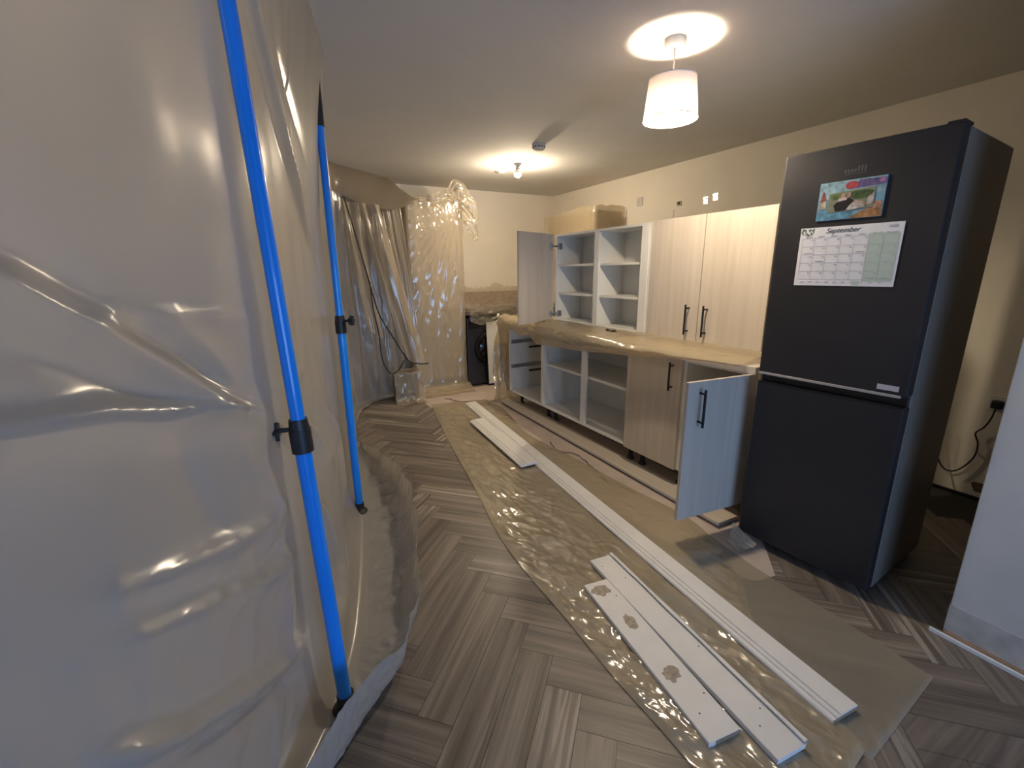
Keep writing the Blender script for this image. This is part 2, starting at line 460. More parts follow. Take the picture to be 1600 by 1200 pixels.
# 1: drawer carcass with its drawers taken out
t, c, b = base_unit(3.425, 4.075, 'white base carcass without drawers, metal runners showing, at the far end of the run')
for z in (0.42, 0.68):
    for yy, s_ in ((4.075 - 0.018, -1), (3.425 + 0.018, 1)):
        m = MB()
        m.box(BX0 + 0.012 - c.x, BX1 - 0.09 - c.x, min(yy, yy + s_ * 0.012) - c.y, max(yy, yy + s_ * 0.012) - c.y, z - 0.02, z + 0.018, bev=0.002)
        m.box(BX0 + 0.02 - c.x, BX1 - 0.1 - c.x, min(yy + s_ * 0.012, yy + s_ * 0.016) - c.y, max(yy + s_ * 0.012, yy + s_ * 0.016) - c.y, z - 0.006, z + 0.004)
        m.cyl((BX0 + 0.03 - c.x, yy + s_ * 0.012 - c.y, z), (BX0 + 0.03 - c.x, yy + s_ * 0.022 - c.y, z), 0.012, n=12)
        m.build('drawer_runner', MAT['steel'], t)
for z in (0.345, 0.60):
    m = MB().box(BX1 - 0.34 - c.x, BX1 - 0.06 - c.x, 4.03 - c.y, 4.055 - c.y, z, z + 0.016, bev=0.003)
    m.build('drawer_bracket', MAT['black'], t)
# 2: wide open unit with a centre post
t, c, b = base_unit(2.285, 3.424, 'wide white base unit without doors, a post down its middle and a shelf', shelf=0.545, post=2.80)
for yy in (3.424 - 0.0178, 2.80 + 0.0302):
    m = MB()
    for z in (0.24, 0.27, 0.60, 0.63, 0.66):
        m.cyl((BX0 + 0.05 - c.x, yy - c.y - 0.001, z), (BX0 + 0.05 - c.x, yy - c.y + 0.0005, z), 0.003, n=8)
    tag(m.build('peg_holes', MAT['screw'], t), kind='stuff')
# 3: closed door
t, c, b = base_unit(1.815, 2.284, 'base unit with a closed pale ash door left of the open one', shelf=0.5)
d = b('door', BX0 - 0.0195, BX0 - 0.0005, 1.818, 2.282, ZB + 0.001, ZT - 0.004, mat='door', bev=0.0012)
h = bar_handle(d, (BX0 - 0.053 - c.x, 1.882 - c.y, 0.842), (BX0 - 0.053 - c.x, 1.882 - c.y, 0.665), (0.034, 0, 0))
# 4: open door
t, c, b = base_unit(1.345, 1.814, 'base unit with its pale door swung wide open next to the fridge', shelf=0.5)
dw = 0.452
hx, hy = BX0 - 0.004, 1.352
th = math.radians(6.0)
d = MB().box(-dw, 0, 0.0, 0.019, ZB - 0.010, ZT - 0.0005, bev=0.0012).build('door', MAT['door'], t)
d.location = (hx - c.x, hy - c.y, 0); d.rotation_euler = (0, 0, -th)
bar_handle(d, (-dw + 0.075, -0.034, 0.835), (-dw + 0.075, -0.034, 0.645), (0, 0.034, 0), r=0.0065)
for z in (0.25, 0.77):
    m = MB().box(hx - 0.035 - c.x, hx + 0.05 - c.x, hy + 0.02 - c.y, hy + 0.034 - c.y, z - 0.012, z + 0.012, bev=0.003)
    m.build('hinge', MAT['steel'], t)
# loose strip of plastic at the end of the run
rows = []
for i in range(31):
    z = 0.02 + 0.86 * i / 30
    fl = 0.05 * math.exp(-z / 0.10)
    rows.append([Vector((BX0 - 0.021 - 0.022 * j / 5 - fl * 0.5 * j / 5 + 0.004 * nz(z * 8, j * .3, 1), 1.330 - 0.3 * fl * j / 5 - 0.006 * nz(z * 5, j * .4, 5), z)) for j in range(6)])
ps = MB().grid(rows).build('plastic_strip', MAT['cover'], smooth=True)
tag(ps, 'narrow strip of clear plastic hanging between open door and fridge', 'plastic strip')

# worktop
wt = MB().box(2.112, 2.735, 1.343, 4.10, 0.8705, 0.909, bev=0.002).build('worktop', MAT['wtend'])
tag(wt, 'pale worktop over the base units, edge bare beside the fridge', 'worktop')

# ---- upper cupboards standing on the worktop
UX, UB = 2.347, 2.65
UZ0, UZ1 = 0.935, 1.705
def upper_unit(y0, y1, label):
    c = Vector(((UX + UB) / 2, (y0 + y1) / 2, UZ0))
    t = empty('upper_cabinet', c)
    tag(t, label, 'cabinet', 'wall units set down on the worktop')
    def b(name, x0, x1, ya, yb, z0, z1, mat='white', bev=0.001, parent=None):
        return box(name, MAT[mat], parent or t, x0 - c.x, x1 - c.x, ya - c.y, yb - c.y, z0 - c.z, z1 - c.z, bev=bev)
    return t, c, b
# A: closed pair of doors
t, c, b = upper_unit(1.478, 2.345, 'wall cupboard with two closed pale ash doors, next to the fridge')
x0 = UX + 0.020
b('side_panel', x0, UB, 1.479, 1.497, UZ0, UZ1); b('side_panel', x0, UB, 2.327, 2.344, UZ0, UZ1)
b('bottom_panel', x0, UB, 1.497, 2.327, UZ0, UZ0 + 0.018); b('top_panel', x0, UB, 1.497, 2.327, UZ1 - 0.018, UZ1)
b('back_panel', UB - 0.01, UB - 0.002, 1.497, 2.327, UZ0 + 0.018, UZ1 - 0.018); b('shelf', x0 + 0.02, UB - 0.01, 1.497, 2.327, 1.3, 1.318)
d1 = b('door', UX, x0 - 0.001, 1.479, 1.911, UZ0 + 0.001, UZ1 + 0.004, mat='door', bev=0.0012)
d2 = b('door', UX, x0 - 0.001, 1.916, 2.343, UZ0 + 0.001, UZ1 + 0.004, mat='door', bev=0.0012)
bar_handle(d1, (UX - 0.036 - c.x, 1.848 - c.y, 1.175 - c.z), (UX - 0.036 - c.x, 1.848 - c.y, 0.985 - c.z), (0.036, 0, 0))
bar_handle(d2, (UX - 0.036 - c.x, 1.982 - c.y, 1.175 - c.z), (UX - 0.036 - c.x, 1.982 - c.y, 0.985 - c.z), (0.036, 0, 0))
# B: open unit
t, c, b = upper_unit(2.350, 3.520, 'wall cupboard standing open with four bays of white shelves')
x0 = UX + 0.005
b('side_panel', x0, UB, 2.351, 2.369, UZ0, UZ1); b('side_panel', x0, UB, 3.501, 3.519, UZ0, UZ1)
b('face_stile', x0 - 0.004, x0 + 0.014, 2.3695, 2.440, UZ0 + 0.018, UZ1 - 0.018)
b('bottom_panel', x0, UB, 2.369, 3.501, UZ0, UZ0 + 0.018); b('top_panel', x0, UB, 2.369, 3.501, UZ1 - 0.018, UZ1)
b('back_panel', UB - 0.012, UB - 0.002, 2.369, 3.501, UZ0 + 0.018, UZ1 - 0.018)
b('centre_post', x0, x0 + 0.02, 2.908, 2.966, UZ0 + 0.018, UZ1 - 0.018)
b('divider', x0 + 0.02, UB - 0.012, 2.928, 2.946, UZ0 + 0.018, UZ1 - 0.018)
for z in (1.178, 1.428):
    b('shelf', x0 + 0.022, UB - 0.012, 2.369, 2.928, z, z + 0.018)
    b('shelf', x0 + 0.022, UB - 0.012, 2.946, 3.501, z, z + 0.018)
m = MB()
for z in (1.0, 1.05, 1.1, 1.15, 1.25, 1.3, 1.35, 1.4, 1.5, 1.55, 1.6):
    m.cyl((UB - 0.07 - c.x, 3.5008 - c.y, z - c.z), (UB - 0.07 - c.x, 3.502 - c.y, z - c.z), 0.003, n=8)
tag(m.build('peg_holes', MAT['screw'], t), kind='stuff')
dw = 0.50
d = MB().box(-dw, 0, -0.0095, 0.0095, UZ0 + 0.004 - c.z, UZ1 + 0.006 - c.z, bev=0.0012).build('door', MAT['door'], t)
d.location = (UX - 0.012 - c.x, 3.537 - c.y, 0); d.rotation_euler = (0, 0, math.radians(21))
for z in (1.005, 1.605):
    hb = MB()
    hb.cyl((UX - 0.05 - c.x, 3.506 - c.y, z - c.z), (UX - 0.05 - c.x, 3.520 - c.y, z - c.z), 0.0175, n=16)
    hb.box(UX - 0.045 - c.x, UX + 0.03 - c.x, 3.488 - c.y, 3.504 - c.y, z - 0.008 - c.z, z + 0.008 - c.z, bev=0.003)
    hb.box(UX + 0.012 - c.x, UX + 0.055 - c.x, 3.486 - c.y, 3.5005 - c.y, z - 0.026 - c.z, z + 0.026 - c.z, bev=0.004)
    hb.box(UX - 0.056 - c.x, UX - 0.044 - c.x, 3.500 - c.y, 3.513 - c.y, z - 0.03 - c.z, z + 0.03 - c.z, bev=0.003)
    hb.build('hinge', MAT['steel'], t)

# ================================================================== FRIDGE FREEZER
FR = math.radians(4.4)
FLOC = (2.092, 0.720, 0)
fr = empty('fridge_freezer', FLOC, FR)
tag(fr, 'tall dark graphite fridge freezer standing askew with calendar on its door', 'fridge')
FW, FD, FH = 0.570, 0.62, 1.858
# local: x = depth (0 front .. FD), y = width (0 right .. FW)
MB().box(0.062, FD, 0.0, FW, 0.035, FH - 0.008, bev=0.006).build('body', MAT['fbody'], fr)
MB().box(0.0, 0.058, 0.0, FW, 0.905, FH, bev=0.007).build('upper_door', MAT['fdoor'], fr)
MB().box(0.0, 0.058, 0.0, FW, 0.045, 0.862, bev=0.007).build('lower_door', MAT['fdoor'], fr)
MB().box(0.030, 0.0615, 0.006, FW - 0.004, 0.862, 0.905).build('door_recess', MAT['fgap'], fr)
MB().box(-0.0035, 0.012, 0.02, FW - 0.002, 0.899, 0.910, bev=0.002).build('grip_strip', MAT['silver'], fr)
MB().box(-0.002, 0.02, 0.012, FW - 0.003, 0.8615, 0.8645, bev=0.001).build('lower_grip_strip', MAT['fgap'], fr)
MB().box(-0.0012, 0.0005, 0.030, 0.100, 0.923, 0.944, bev=0.0003).build('sticker', MAT['sticker'], fr)
m = MB().box(0.012, 0.10, 0.006, 0.055, FH - 0.004, FH + 0.009, bev=0.005).build('hinge_cover', MAT['black'], fr)
for yy in (0.05, FW - 0.05):
    for xx in (0.10, FD - 0.08):
        MB().cyl((xx, yy, 0.0005), (xx, yy, 0.04), 0.02, n=14).build('foot', MAT['black'], fr, smooth='auto')
# faint raised maker's mark above the photograph: worn strokes
m = MB()
for k in range(7):
    y_ = 0.335 - k * 0.011
    m.box(-0.0008, 0.0004, y_ - 0.007, y_, 1.751, 1.751 + (0.012 if k < 4 else 0.02))
m.box(-0.0008, 0.0004, 0.262, 0.33, 1.744, 1.7465)
m.build('badge', plain('badge_grey', (0.085, 0.082, 0.085), 0.4), fr)

def on_fridge(name, y0, y1, z0, z1, x0, x1, mat, parent, bev=0):
    return box(name, mat, parent, x0, x1, y0, y1, z0, z1, bev=bev)

# calendar: local coordinates of the fridge, own top-level object
def fridge_thing(name, yc, zc):
    o = empty(name, (0, 0, 0), FR)
    R_ = Matrix.Rotation(FR, 3, 'Z')
    o.location = Vector(FLOC) + R_ @ Vector((-0.0015, yc, zc))
    return o
flat = lambda n, col, r=0.7: plain(n, col, r, var=0.03, scale=30)
cal = fridge_thing('calendar', 0.2875, 1.318)
tag(cal, 'white September wall calendar with green weekend columns on the fridge door', 'calendar')
CW, CH = 0.355, 0.236           # u runs left->right on the page: local y from +CW/2 to -CW/2
def cal_rect(name, u0, u1, v0, v1, mat, lift=0.0006, parent=cal):
    return box(name, mat, parent, -lift - 0.0004, -lift, CW / 2 - u1, CW / 2 - u0, v0, v1, bev=0)
page = MB()
rows = [[Vector((-0.0005 - 0.012 * max(0, (u - 0.5)) ** 2 * (1 - v) - 0.004 * (1 - v) ** 2, CW / 2 - CW * u, CH * v)) for u in [i / 12 for i in range(13)]] for v in [j / 8 for j in range(9)]]
page = MB().box(-0.0006, 0.0002, -CW / 2, CW / 2, 0, CH).build('page', flat('calendar_paper', (0.78, 0.78, 0.82)), cal)
green = flat('calendar_green', (0.50, 0.60, 0.54)); ink = flat('calendar_ink', (0.06, 0.06, 0.07)); pale_ink = flat('calendar_pale_ink', (0.50, 0.50, 0.54)); leaf = flat('calendar_leaf', (0.10, 0.16, 0.10))
gm = MB()
pts = [(0.250, 0.018), (0.345, 0.018), (0.345, 0.196)]
for k in range(13):
    u = 0.345 - 0.095 * k / 12
    pts.append((u, 0.198 + 0.007 * abs(math.sin(k * 1.1)) + 0.002 * math.sin(k * 2.7)))
gm.poly([(-0.0009, CW / 2 - u, v) for u, v in pts], (0.0003, 0, 0))
gm.build('weekend_wash', green, cal)
cal_rect('month_marker', 0.218, 0.242, 0.004, 0.020, green)
lines = MB()
for k in range(6):
    v = 0.026 + 0.0335 * k
    lines.box(-0.0013, -0.001, CW / 2 - 0.345, CW / 2 - 0.012, v, v + 0.0008)
for k in range(8):
    u = 0.012 + 0.0476 * k
    lines.box(-0.0013, -0.001, CW / 2 - u - 0.0006, CW / 2 - u, 0.026, 0.194)
lines.build('ruled_lines', pale_ink, cal)
cm = MB()
random.seed(3)
for r_ in range(5):
    for k in range(7):
        if r_ == 4 and k > 4: continue
        u = 0.012 + 0.0476 * k + 0.036; v = 0.026 + 0.0335 * r_ + 0.024
        cm.box(-0.0016, -0.0012, CW / 2 - u - 0.005, CW / 2 - u, v, v + 0.0045)
        if random.random() < 0.2:
            cm.box(-0.0016, -0.0012, CW / 2 - u - 0.004, CW / 2 - u + 0.024, v - 0.018, v - 0.0155)
for k in range(7):
    u = 0.024 + 0.0476 * k
    cm.box(-0.0016, -0.0012, CW / 2 - u - 0.022, CW / 2 - u, 0.199, 0.2015)
for k in range(10):
    u = 0.025 + 0.031 * k
    cm.box(-0.0016, -0.0012, CW / 2 - u - 0.012, CW / 2 - u, 0.014, 0.0165)
cm.box(-0.0016, -0.0012, CW / 2 - 0.333, CW / 2 - 0.308, 0.219, 0.227)
tag(cm.build('small_print', pale_ink, cal), kind='stuff')
fc = bpy.data.curves.new('month_name', 'FONT'); fc.body = 'September'; fc.size = 0.027; fc.shear = 0.35; fc.align_x = 'CENTER'; fc.extrude = 0.0003; fc.offset = -0.0002
tmp = bpy.data.objects.new('month_name', fc); COL.objects.link(tmp)
dg = bpy.context.evaluated_depsgraph_get()
me = bpy.data.meshes.new_from_object(tmp.evaluated_get(dg)); bpy.data.objects.remove(tmp)
mo = bpy.data.objects.new('month_name', me); me.materials.clear(); me.materials.append(ink); link(mo, cal)
mo.matrix_basis = Matrix(((0, 0, -1, -0.0012), (-1, 0, 0, 0.022), (0, 1, 0, 0.211), (0, 0, 0, 1)))
lm = MB()
random.seed(5)
for k in range(22):
    u, v = 0.006 + random.random() * 0.045, 0.205 + random.random() * 0.026
    a = random.random() * 3.14; l = 0.006; w_ = 0.0025
    ca, sa = math.cos(a), math.sin(a)
    q = [(u - l * ca, v - l * sa), (u + w_ * sa, v - w_ * ca), (u + l * ca, v + l * sa), (u - w_ * sa, v + w_ * ca)]
    lm.poly([(-0.0011 - 0.00002 * k, CW / 2 - max(0.001, uu), min(CH - 0.001, vv)) for uu, vv in q])
lm.build('leaf_corner', leaf, cal)

# souvenir photograph in its printed mount
ph = fridge_thing('photo_magnet', 0.300, 1.578)
tag(ph, 'colourful souvenir photo mount stuck above the calendar', 'photo')
PWd, PHt = 0.226, 0.146
MB().box(-0.003, 0.0006, -PWd / 2, PWd / 2, 0, PHt, bev=0.0005).build('mount', flat('mount_blue', (0.16, 0.33, 0.45), 0.35), ph)
def blob(parent, name, col, pts, lift):
    return MB().poly([(-lift, PWd / 2 - u * PWd, v * PHt) for u, v in pts], (0.0003, 0, 0)).build(name, plain('print_' + name + '_%d' % int(lift * 1e5), tuple(c_ * 0.8 for c_ in col), 0.35, var=0.45, scale=55), parent)
def ell(cu, cv, ru, rv, n=14, wob=0.0, ph_=0):
    return [(cu + ru * (1 + wob * math.sin(3 * a + ph_)) * math.cos(a), cv + rv * (1 + wob * math.cos(2 * a + ph_)) * math.sin(a)) for a in [2 * math.pi * i / n for i in range(n)]]
L0 = 0.0034
blob(ph, 'sky', (0.30, 0.48, 0.58), [(0.01, .55), (.99, .60), (.99, .99), (.01, .99)], L0)
blob(ph, 'water', (0.14, 0.34, 0.50), [(0.01, .01), (.62, .01), (.55, .20), (.01, .34)], L0)
blob(ph, 'sand', (0.42, 0.23, 0.10), [(.50, .01), (.99, .01), (.99, .30), (.72, .20)], L0)
blob(ph, 'purple_sky', (0.16, 0.12, 0.30), [(.55, .76), (.99, .80), (.99, .95), (.60, .98)], L0 + 0.0003)
blob(ph, 'red_balloon', (0.48, 0.08, 0.10), ell(.50, .86, .10, .10), L0 + 0.0006)
blob(ph, 'pink_spot', (0.45, 0.18, 0.40), ell(.93, .90, .045, .05), L0 + 0.0006)
blob(ph, 'red_roof', (0.36, 0.10, 0.09), [(.03, .52), (.14, .54), (.11, .64), (.07, .80), (.05, .64)], L0 + 0.0006)
blob(ph, 'tower', (0.55, 0.45, 0.36), [(.03, .30), (.14, .32), (.13, .52), (.04, .51)], L0 + 0.0006)
blob(ph, 'columns', (0.55, 0.30, 0.20), [(.86, .20), (.97, .22), (.97, .40), (.86, .38)], L0 + 0.0006)
inset = MB().poly([(-L0 - 0.0009, PWd / 2 - u * PWd, v * PHt) for u, v in ((.17, .19), (.86, .25), (.86, .76), (.17, .70))], (0.0003, 0, 0)).build('picture', flat('print_picture', (0.20, 0.22, 0.16), 0.3), ph)
blob(inset, 'foliage', (0.06, 0.11, 0.04), ell(.66, .60, .17, .13, wob=.2), L0 + 0.0013)
blob(inset, 'foliage_light', (0.16, 0.22, 0.09), ell(.28, .60, .09, .09, wob=.2), L0 + 0.0013)
blob(inset, 'pale_wall', (0.50, 0.46, 0.42), [(.76, .32), (.85, .34), (.85, .62), (.77, .60)], L0 + 0.0013)
blob(inset, 'dark_jacket', (0.02, 0.018, 0.022), [(.30, .22), (.48, .24), (.58, .46), (.50, .54), (.34, .50), (.26, .38)], L0 + 0.0016)
blob(inset, 'pale_dress', (0.58, 0.55, 0.55), [(.46, .22), (.74, .27), (.70, .42), (.58, .46), (.50, .34)], L0 + 0.0019)
blob(inset, 'raised_arm', (0.55, 0.34, 0.26), [(.56, .44), (.70, .42), (.76, .34), (.73, .32), (.66, .38), (.55, .40)], L0 + 0.0022)
blob(inset, 'figure_head', (0.52, 0.32, 0.26), ell(.40, .60, .035, .07), L0 + 0.0019)
blob(inset, 'figure_head', (0.54, 0.36, 0.30), ell(.48, .62, .03, .065), L0 + 0.0022)
blob(inset, 'pale_shirt', (0.60, 0.50, 0.50), [(.30, .46), (.46, .50), (.46, .56), (.33, .56)], L0 + 0.0022)

# fridge lead and plug on the cream wall
plug = empty('plug', (3.69, 0.845, 0.61))
tag(plug, 'dark plug pushed into the socket on the cream wall', 'plug')
box('face_plate', MAT['rose'], plug, -0.008, -0.0005, -0.045, 0.045, -0.045, 0.045, bev=0.002)
MB().box(-0.048, -0.008, -0.024, 0.026, -0.028, 0.022, bev=0.008).build('plug_body', MAT['black'], plug)
lead = MB().tube(spline([(3.650, 0.846, 0.585), (3.655, 0.855, 0.52), (3.66, 0.875, 0.46), (3.665, 0.905, 0.41), (3.668, 0.885, 0.35), (3.668, 0.885, 0.27), (3.665, 0.92, 0.185), (3.66, 0.965, 0.14), (3.655, 1.01, 0.15), (3.652, 1.045, 0.22), (3.65, 1.055, 0.33), (3.645, 1.05, 0.40), (3.5, 1.06, 0.36), (3.1, 1.02, 0.25), (2.745, 0.98, 0.22)], 90), 0.0045).build('power_lead', MAT['black'], smooth=True)
tag(lead, 'thin black power lead looping down the wall behind the fridge', 'cable')
sc = MB()
pts = ell(0, 0, 0.035, 0.04, n=16, wob=0.25)
sc.poly([(3.6885, 0.835 + u, 0.075 + v) for u, v in pts], (-0.002, 0, 0))
tag(sc.build('plaster_scar', plain('brown_plaster', (0.16, 0.11, 0.06), 0.95, var=0.2, scale=40)), 'brown torn plaster patch low on the wall behind the fridge', 'wall patch')

# ================================================================== LIGHTS ON THE CEILING
pd = empty('pendant_lamp', (1.765, 1.695, CEIL))
tag(pd, 'lit pendant lamp with a pinkish white drum shade', 'lamp')
MB().lathe([(0, -0.0005), (0.046, -0.0005), (0.047, -0.02), (0.040, -0.032), (0.012, -0.036), (0, -0.036)]).build('ceiling_rose', MAT['rose'], pd, smooth='auto')
MB().tube([(0, 0, -0.034), (0.001, 0, -0.08), (0, 0.001, -0.13), (0, 0, -0.178)], 0.0032).build('cord', MAT['rose'], pd, smooth=True)
MB().tube([(0.001, 0, -0.072), (0.006, 0.004, -0.066), (0.012, 0.004, -0.060)], 0.0022, n=6).build('cord_clip', MAT['rose'], pd)
MB().lathe([(0, -0.176), (0.014, -0.178), (0.020, -0.19), (0.020, -0.225), (0.017, -0.235), (0, -0.235)], n=20).build('lamp_holder', MAT['rose'], pd, smooth='auto')
pb = MB().lathe([(0.0270, -0.2720), (0.0290, -0.2755), (0.0300, -0.282), (0.0265, -0.298), (0.0150, -0.309), (0, -0.312)], n=28).build('bulb', MAT['pbulb'], pd, smooth=True)
MB().lathe([(0.0, -0.233), (0.013, -0.235), (0.015, -0.245), (0.023, -0.258), (0.0272, -0.268), (0.0272, -0.2725), (0.0, -0.2725)], n=28).build('bulb_collar', MAT['rose'], pb, smooth='auto')  # opaque collar added to shield the ceiling from the bulb's upward light
shade_m, nt, b_, out_ = new_mat('shade_fabric')
nt.nodes.remove(b_)
df = N(nt, 'ShaderNodeBsdfDiffuse'); df.inputs['Color'].default_value = (0.82, 0.74, 0.72, 1)
tl = N(nt, 'ShaderNodeBsdfTranslucent'); tl.inputs['Color'].default_value = (0.92, 0.76, 0.70, 1)
wv = N(nt, 'ShaderNodeTexNoise'); wv.inputs['Scale'].default_value = 220
bp_ = N(nt, 'ShaderNodeBump'); bp_.inputs['Strength'].default_value = 0.1; bp_.inputs['Distance'].default_value = 0.001
nt.links.new(wv.outputs['Fac'], bp_.inputs['Height']); nt.links.new(bp_.outputs['Normal'], df.inputs['Normal'])
mx = N(nt, 'ShaderNodeMixShader'); mx.inputs[0].default_value = 0.045
nt.links.new(df.outputs[0], mx.inputs[1]); nt.links.new(tl.outputs[0], mx.inputs[2]); nt.links.new(mx.outputs[0], out_.inputs['Surface'])
sh = MB().lathe([(0.105, -0.158), (0.123, -0.330)], n=48).build('shade', shade_m, pd, smooth=True)
MB().lathe([(0.1045, -0.1575), (0.1062, -0.1575), (0.1066, -0.162), (0.1049, -0.162), (0.1045, -0.1575)], n=48).build('top_ring', MAT['rose'], sh, smooth='auto')
MB().lathe([(0.1222, -0.3265), (0.1240, -0.3265), (0.1244, -0.3305), (0.1226, -0.3305), (0.1222, -0.3265)], n=48).build('bottom_ring', plain('ring_grey', (0.30, 0.26, 0.24), 0.5), sh, smooth='auto')
m = MB()
for k in range(3):
    a = 2 * math.pi * k / 3 + 0.4
    m.cyl((0.018 * math.cos(a), 0.018 * math.sin(a), -0.20), (0.106 * math.cos(a), 0.106 * math.sin(a), -0.163), 0.0016, n=6)
m.build('spider', MAT['rose'], sh)

bb = empty('bare_bulb', (2.285, 4.10, CEIL))
tag(bb, 'bare lit light bulb in a white ceiling holder', 'lamp')
MB().lathe([(0, -0.0005), (0.034, -0.0005), (0.036, -0.012), (0.026, -0.022), (0.020, -0.028), (0.020, -0.05), (0, -0.05)], n=28).build('lamp_holder', MAT['rose'], bb, smooth='auto')
pb = MB().lathe([(0.0300, -0.086), (0.0310, -0.095), (0.0275, -0.111), (0.0150, -0.122), (0, -0.125)], n=28).build('bulb', MAT['bulb'], bb, smooth=True)
MB().lathe([(0.0, -0.049), (0.013, -0.05), (0.015, -0.058), (0.026, -0.073), (0.0315, -0.085), (0.031, -0.0875), (0.0, -0.0875)], n=28).build('bulb_collar', MAT['rose'], pb, smooth='auto')  # collar shaped to hold back light from the ceiling round the holder

# an added, unseen bulb in the area closed off behind the barrier: its light makes the sheet glow from behind
hb = empty('bare_bulb', (-1.02, 1.10, CEIL))
tag(hb, 'added unseen bulb backlighting the milky barrier sheet', 'lamp')
MB().lathe([(0, -0.0005), (0.034, -0.0005), (0.036, -0.012), (0.026, -0.022), (0.020, -0.028), (0.020, -0.05), (0, -0.05)], n=28).build('lamp_holder', MAT['rose'], hb, smooth='auto')
pb = MB().lathe([(0.0300, -0.086), (0.0310, -0.095), (0.0275, -0.111), (0.0150, -0.122), (0, -0.125)], n=28).build('bulb', MAT['backbulb'], hb, smooth=True)
MB().lathe([(0.0, -0.049), (0.013, -0.05), (0.015, -0.058), (0.026, -0.073), (0.0315, -0.085), (0.031, -0.0875), (0.0, -0.0875)], n=28).build('bulb_collar', MAT['rose'], pb, smooth='auto')

sa = empty('smoke_alarm', (2.11, 3.43, CEIL))
tag(sa, 'round smoke alarm on the ceiling near the bare bulb', 'smoke alarm')
MB().lathe([(0, -0.0005), (0.056, -0.0005), (0.058, -0.012), (0.054, -0.016)], n=36).build('base_plate', MAT['alarm'], sa, smooth='auto')
MB().lathe([(0.052, -0.014), (0.055, -0.03), (0.046, -0.044), (0.02, -0.049), (0, -0.049)], n=36).build('cover', MAT['alarm'], sa, smooth='auto')
m = MB()
for k in range(12):
    a = 2 * math.pi * k / 12
    m.box(-0.008, 0.008, -0.002, 0.002, -0.031, -0.022, mat=Matrix.Rotation(a, 4, 'Z') @ Matrix.Translation((0, -0.0535, 0)))
m.build('slots', MAT['screw'], sa)
vt = empty('ceiling_vent', (2.295, 4.47, CEIL))
tag(vt, 'small white round vent in the ceiling by the bulb', 'vent')
MB().lathe([(0.062, -0.0005), (0.060, -0.008), (0.048, -0.010), (0.046, -0.002), (0.062, -0.0005)], n=36).build('rim', MAT['rose'], vt, smooth='auto')
MB().lathe([(0, -0.018), (0.030, -0.018), (0.037, -0.012), (0.034, -0.006), (0, -0.006)], n=32).build('disc', MAT['rose'], vt, smooth='auto')

# ---- fittings on the right wall above the units
wp = empty('blank_plate', (3.69, 3.89, 2.11)); tag(wp, 'small square blank plate high on the cream wall', 'wall plate')
MB().box(-0.009, -0.0005, -0.043, 0.043, -0.043, 0.043, bev=0.003).build('plate', plain('plate_grey', (0.55, 0.52, 0.50), 0.5), wp)
for s_ in (-1, 1):
    MB().cyl((-0.0105, s_ * 0.03, 0), (-0.008, s_ * 0.03, 0), 0.004, n=8).build('screw', MAT['steel'], wp)
oc = empty('cable_outlet', (3.69, 3.345, 2.022)); tag(oc, 'small dark cable outlet with a stub, left of the brackets', 'cable outlet')
MB().box(-0.006, -0.0005, -0.028, 0.028, -0.022, 0.022, bev=0.002).build('back_plate', plain('outlet_tan', (0.40, 0.33, 0.22), 0.6), oc)
MB().cyl((-0.02, 0.004, 0.003), (-0.005, 0.004, 0.003), 0.012, n=12).build('stub', MAT['screw'], oc)
MB().tube([(-0.004, 0.06, -0.05), (-0.004, 0.062, -0.12), (-0.004, 0.063, -0.24)], 0.0018, n=6).build('wire', plain('wire_cream', (0.35, 0.31, 0.26), 0.6), oc)
for (yy, zz, lab) in ((3.035, 2.010, 'left of the two shiny hanging brackets screwed to the wall'), (2.930, 2.026, 'right, upper one of the two shiny hanging brackets on the wall')):
    br = empty('hanging_bracket', (3.69, yy, zz)); tag(br, lab, 'bracket', 'wall hanging brackets above the cupboards')
    MB().box(-0.004, -0.0005, -0.022, 0.022, -0.03, 0.03, bev=0.001).build('bracket_plate', MAT['chrome'], br)
    MB().box(-0.022, -0.004, -0.018, 0.018, 0.010, 0.022, bev=0.003).build('hook', MAT['chrome'], br)
    MB().lathe([(0.006, -0.0), (0.007, 0.003), (0, 0.005)], n=12).build('screw', MAT['steel'], br).matrix_basis = Matrix.Translation((-0.005, 0.0, -0.012)) @ Matrix.Rotation(math.radians(-90), 4, 'Y')

# ================================================================== BOARDS ON THE FLOOR
def board(name, far, nearp, w, prof, z, label, mat, group, tilt=0.0):
    """prof: closed outline of the section in (across, height), across from 0 (left) to 1 (right)"""
    f_, n_ = Vector(far), Vector(nearp)
    L = (f_ - n_).length
    ang = math.atan2((f_ - n_).y, (f_ - n_).x) - math.pi / 2
    o = MB()
    secs = max(2, int(L / 0.12))
    rings = []
    for k in range(secs + 1):
        y = -L / 2 + L * k / secs
        rings.append([o.bm.verts.new(((a - 0.5) * w, y, hgt)) for a, hgt in prof])
    n = len(prof)
    for A, B in zip(rings, rings[1:]):
        for i in range(n):
            o.bm.faces.new((A[i], A[(i + 1) % n], B[(i + 1) % n], B[i]))
    o.bm.faces.new(rings[0]); o.bm.faces.new(rings[-1][::-1])
    ob = o.build(name, mat)
    c = (f_ + n_) / 2
    ob.matrix_basis = Matrix.Translation((c.x, c.y, z)) @ Matrix.Rotation(ang, 4, 'Z') @ Matrix.Rotation(tilt, 4, 'Y')
    tag(ob, label, 'board', group)
    return ob, L
SK = [(0, 0), (1, 0), (1, .017), (.985, .019), (.335, .019), (.325, .0135), (.300, .0135), (.288, .0175), (.175, .0165), (.160, .0105), (.135, .0105), (.120, .0145), (.045, .0125), (.01, .009), (0, .006)]
FLT = [(0, 0), (1, 0), (1, .016), (.985, .018), (.02, .018), (0, .016)]
GRP = 'boards laid out on the plastic floor sheet'
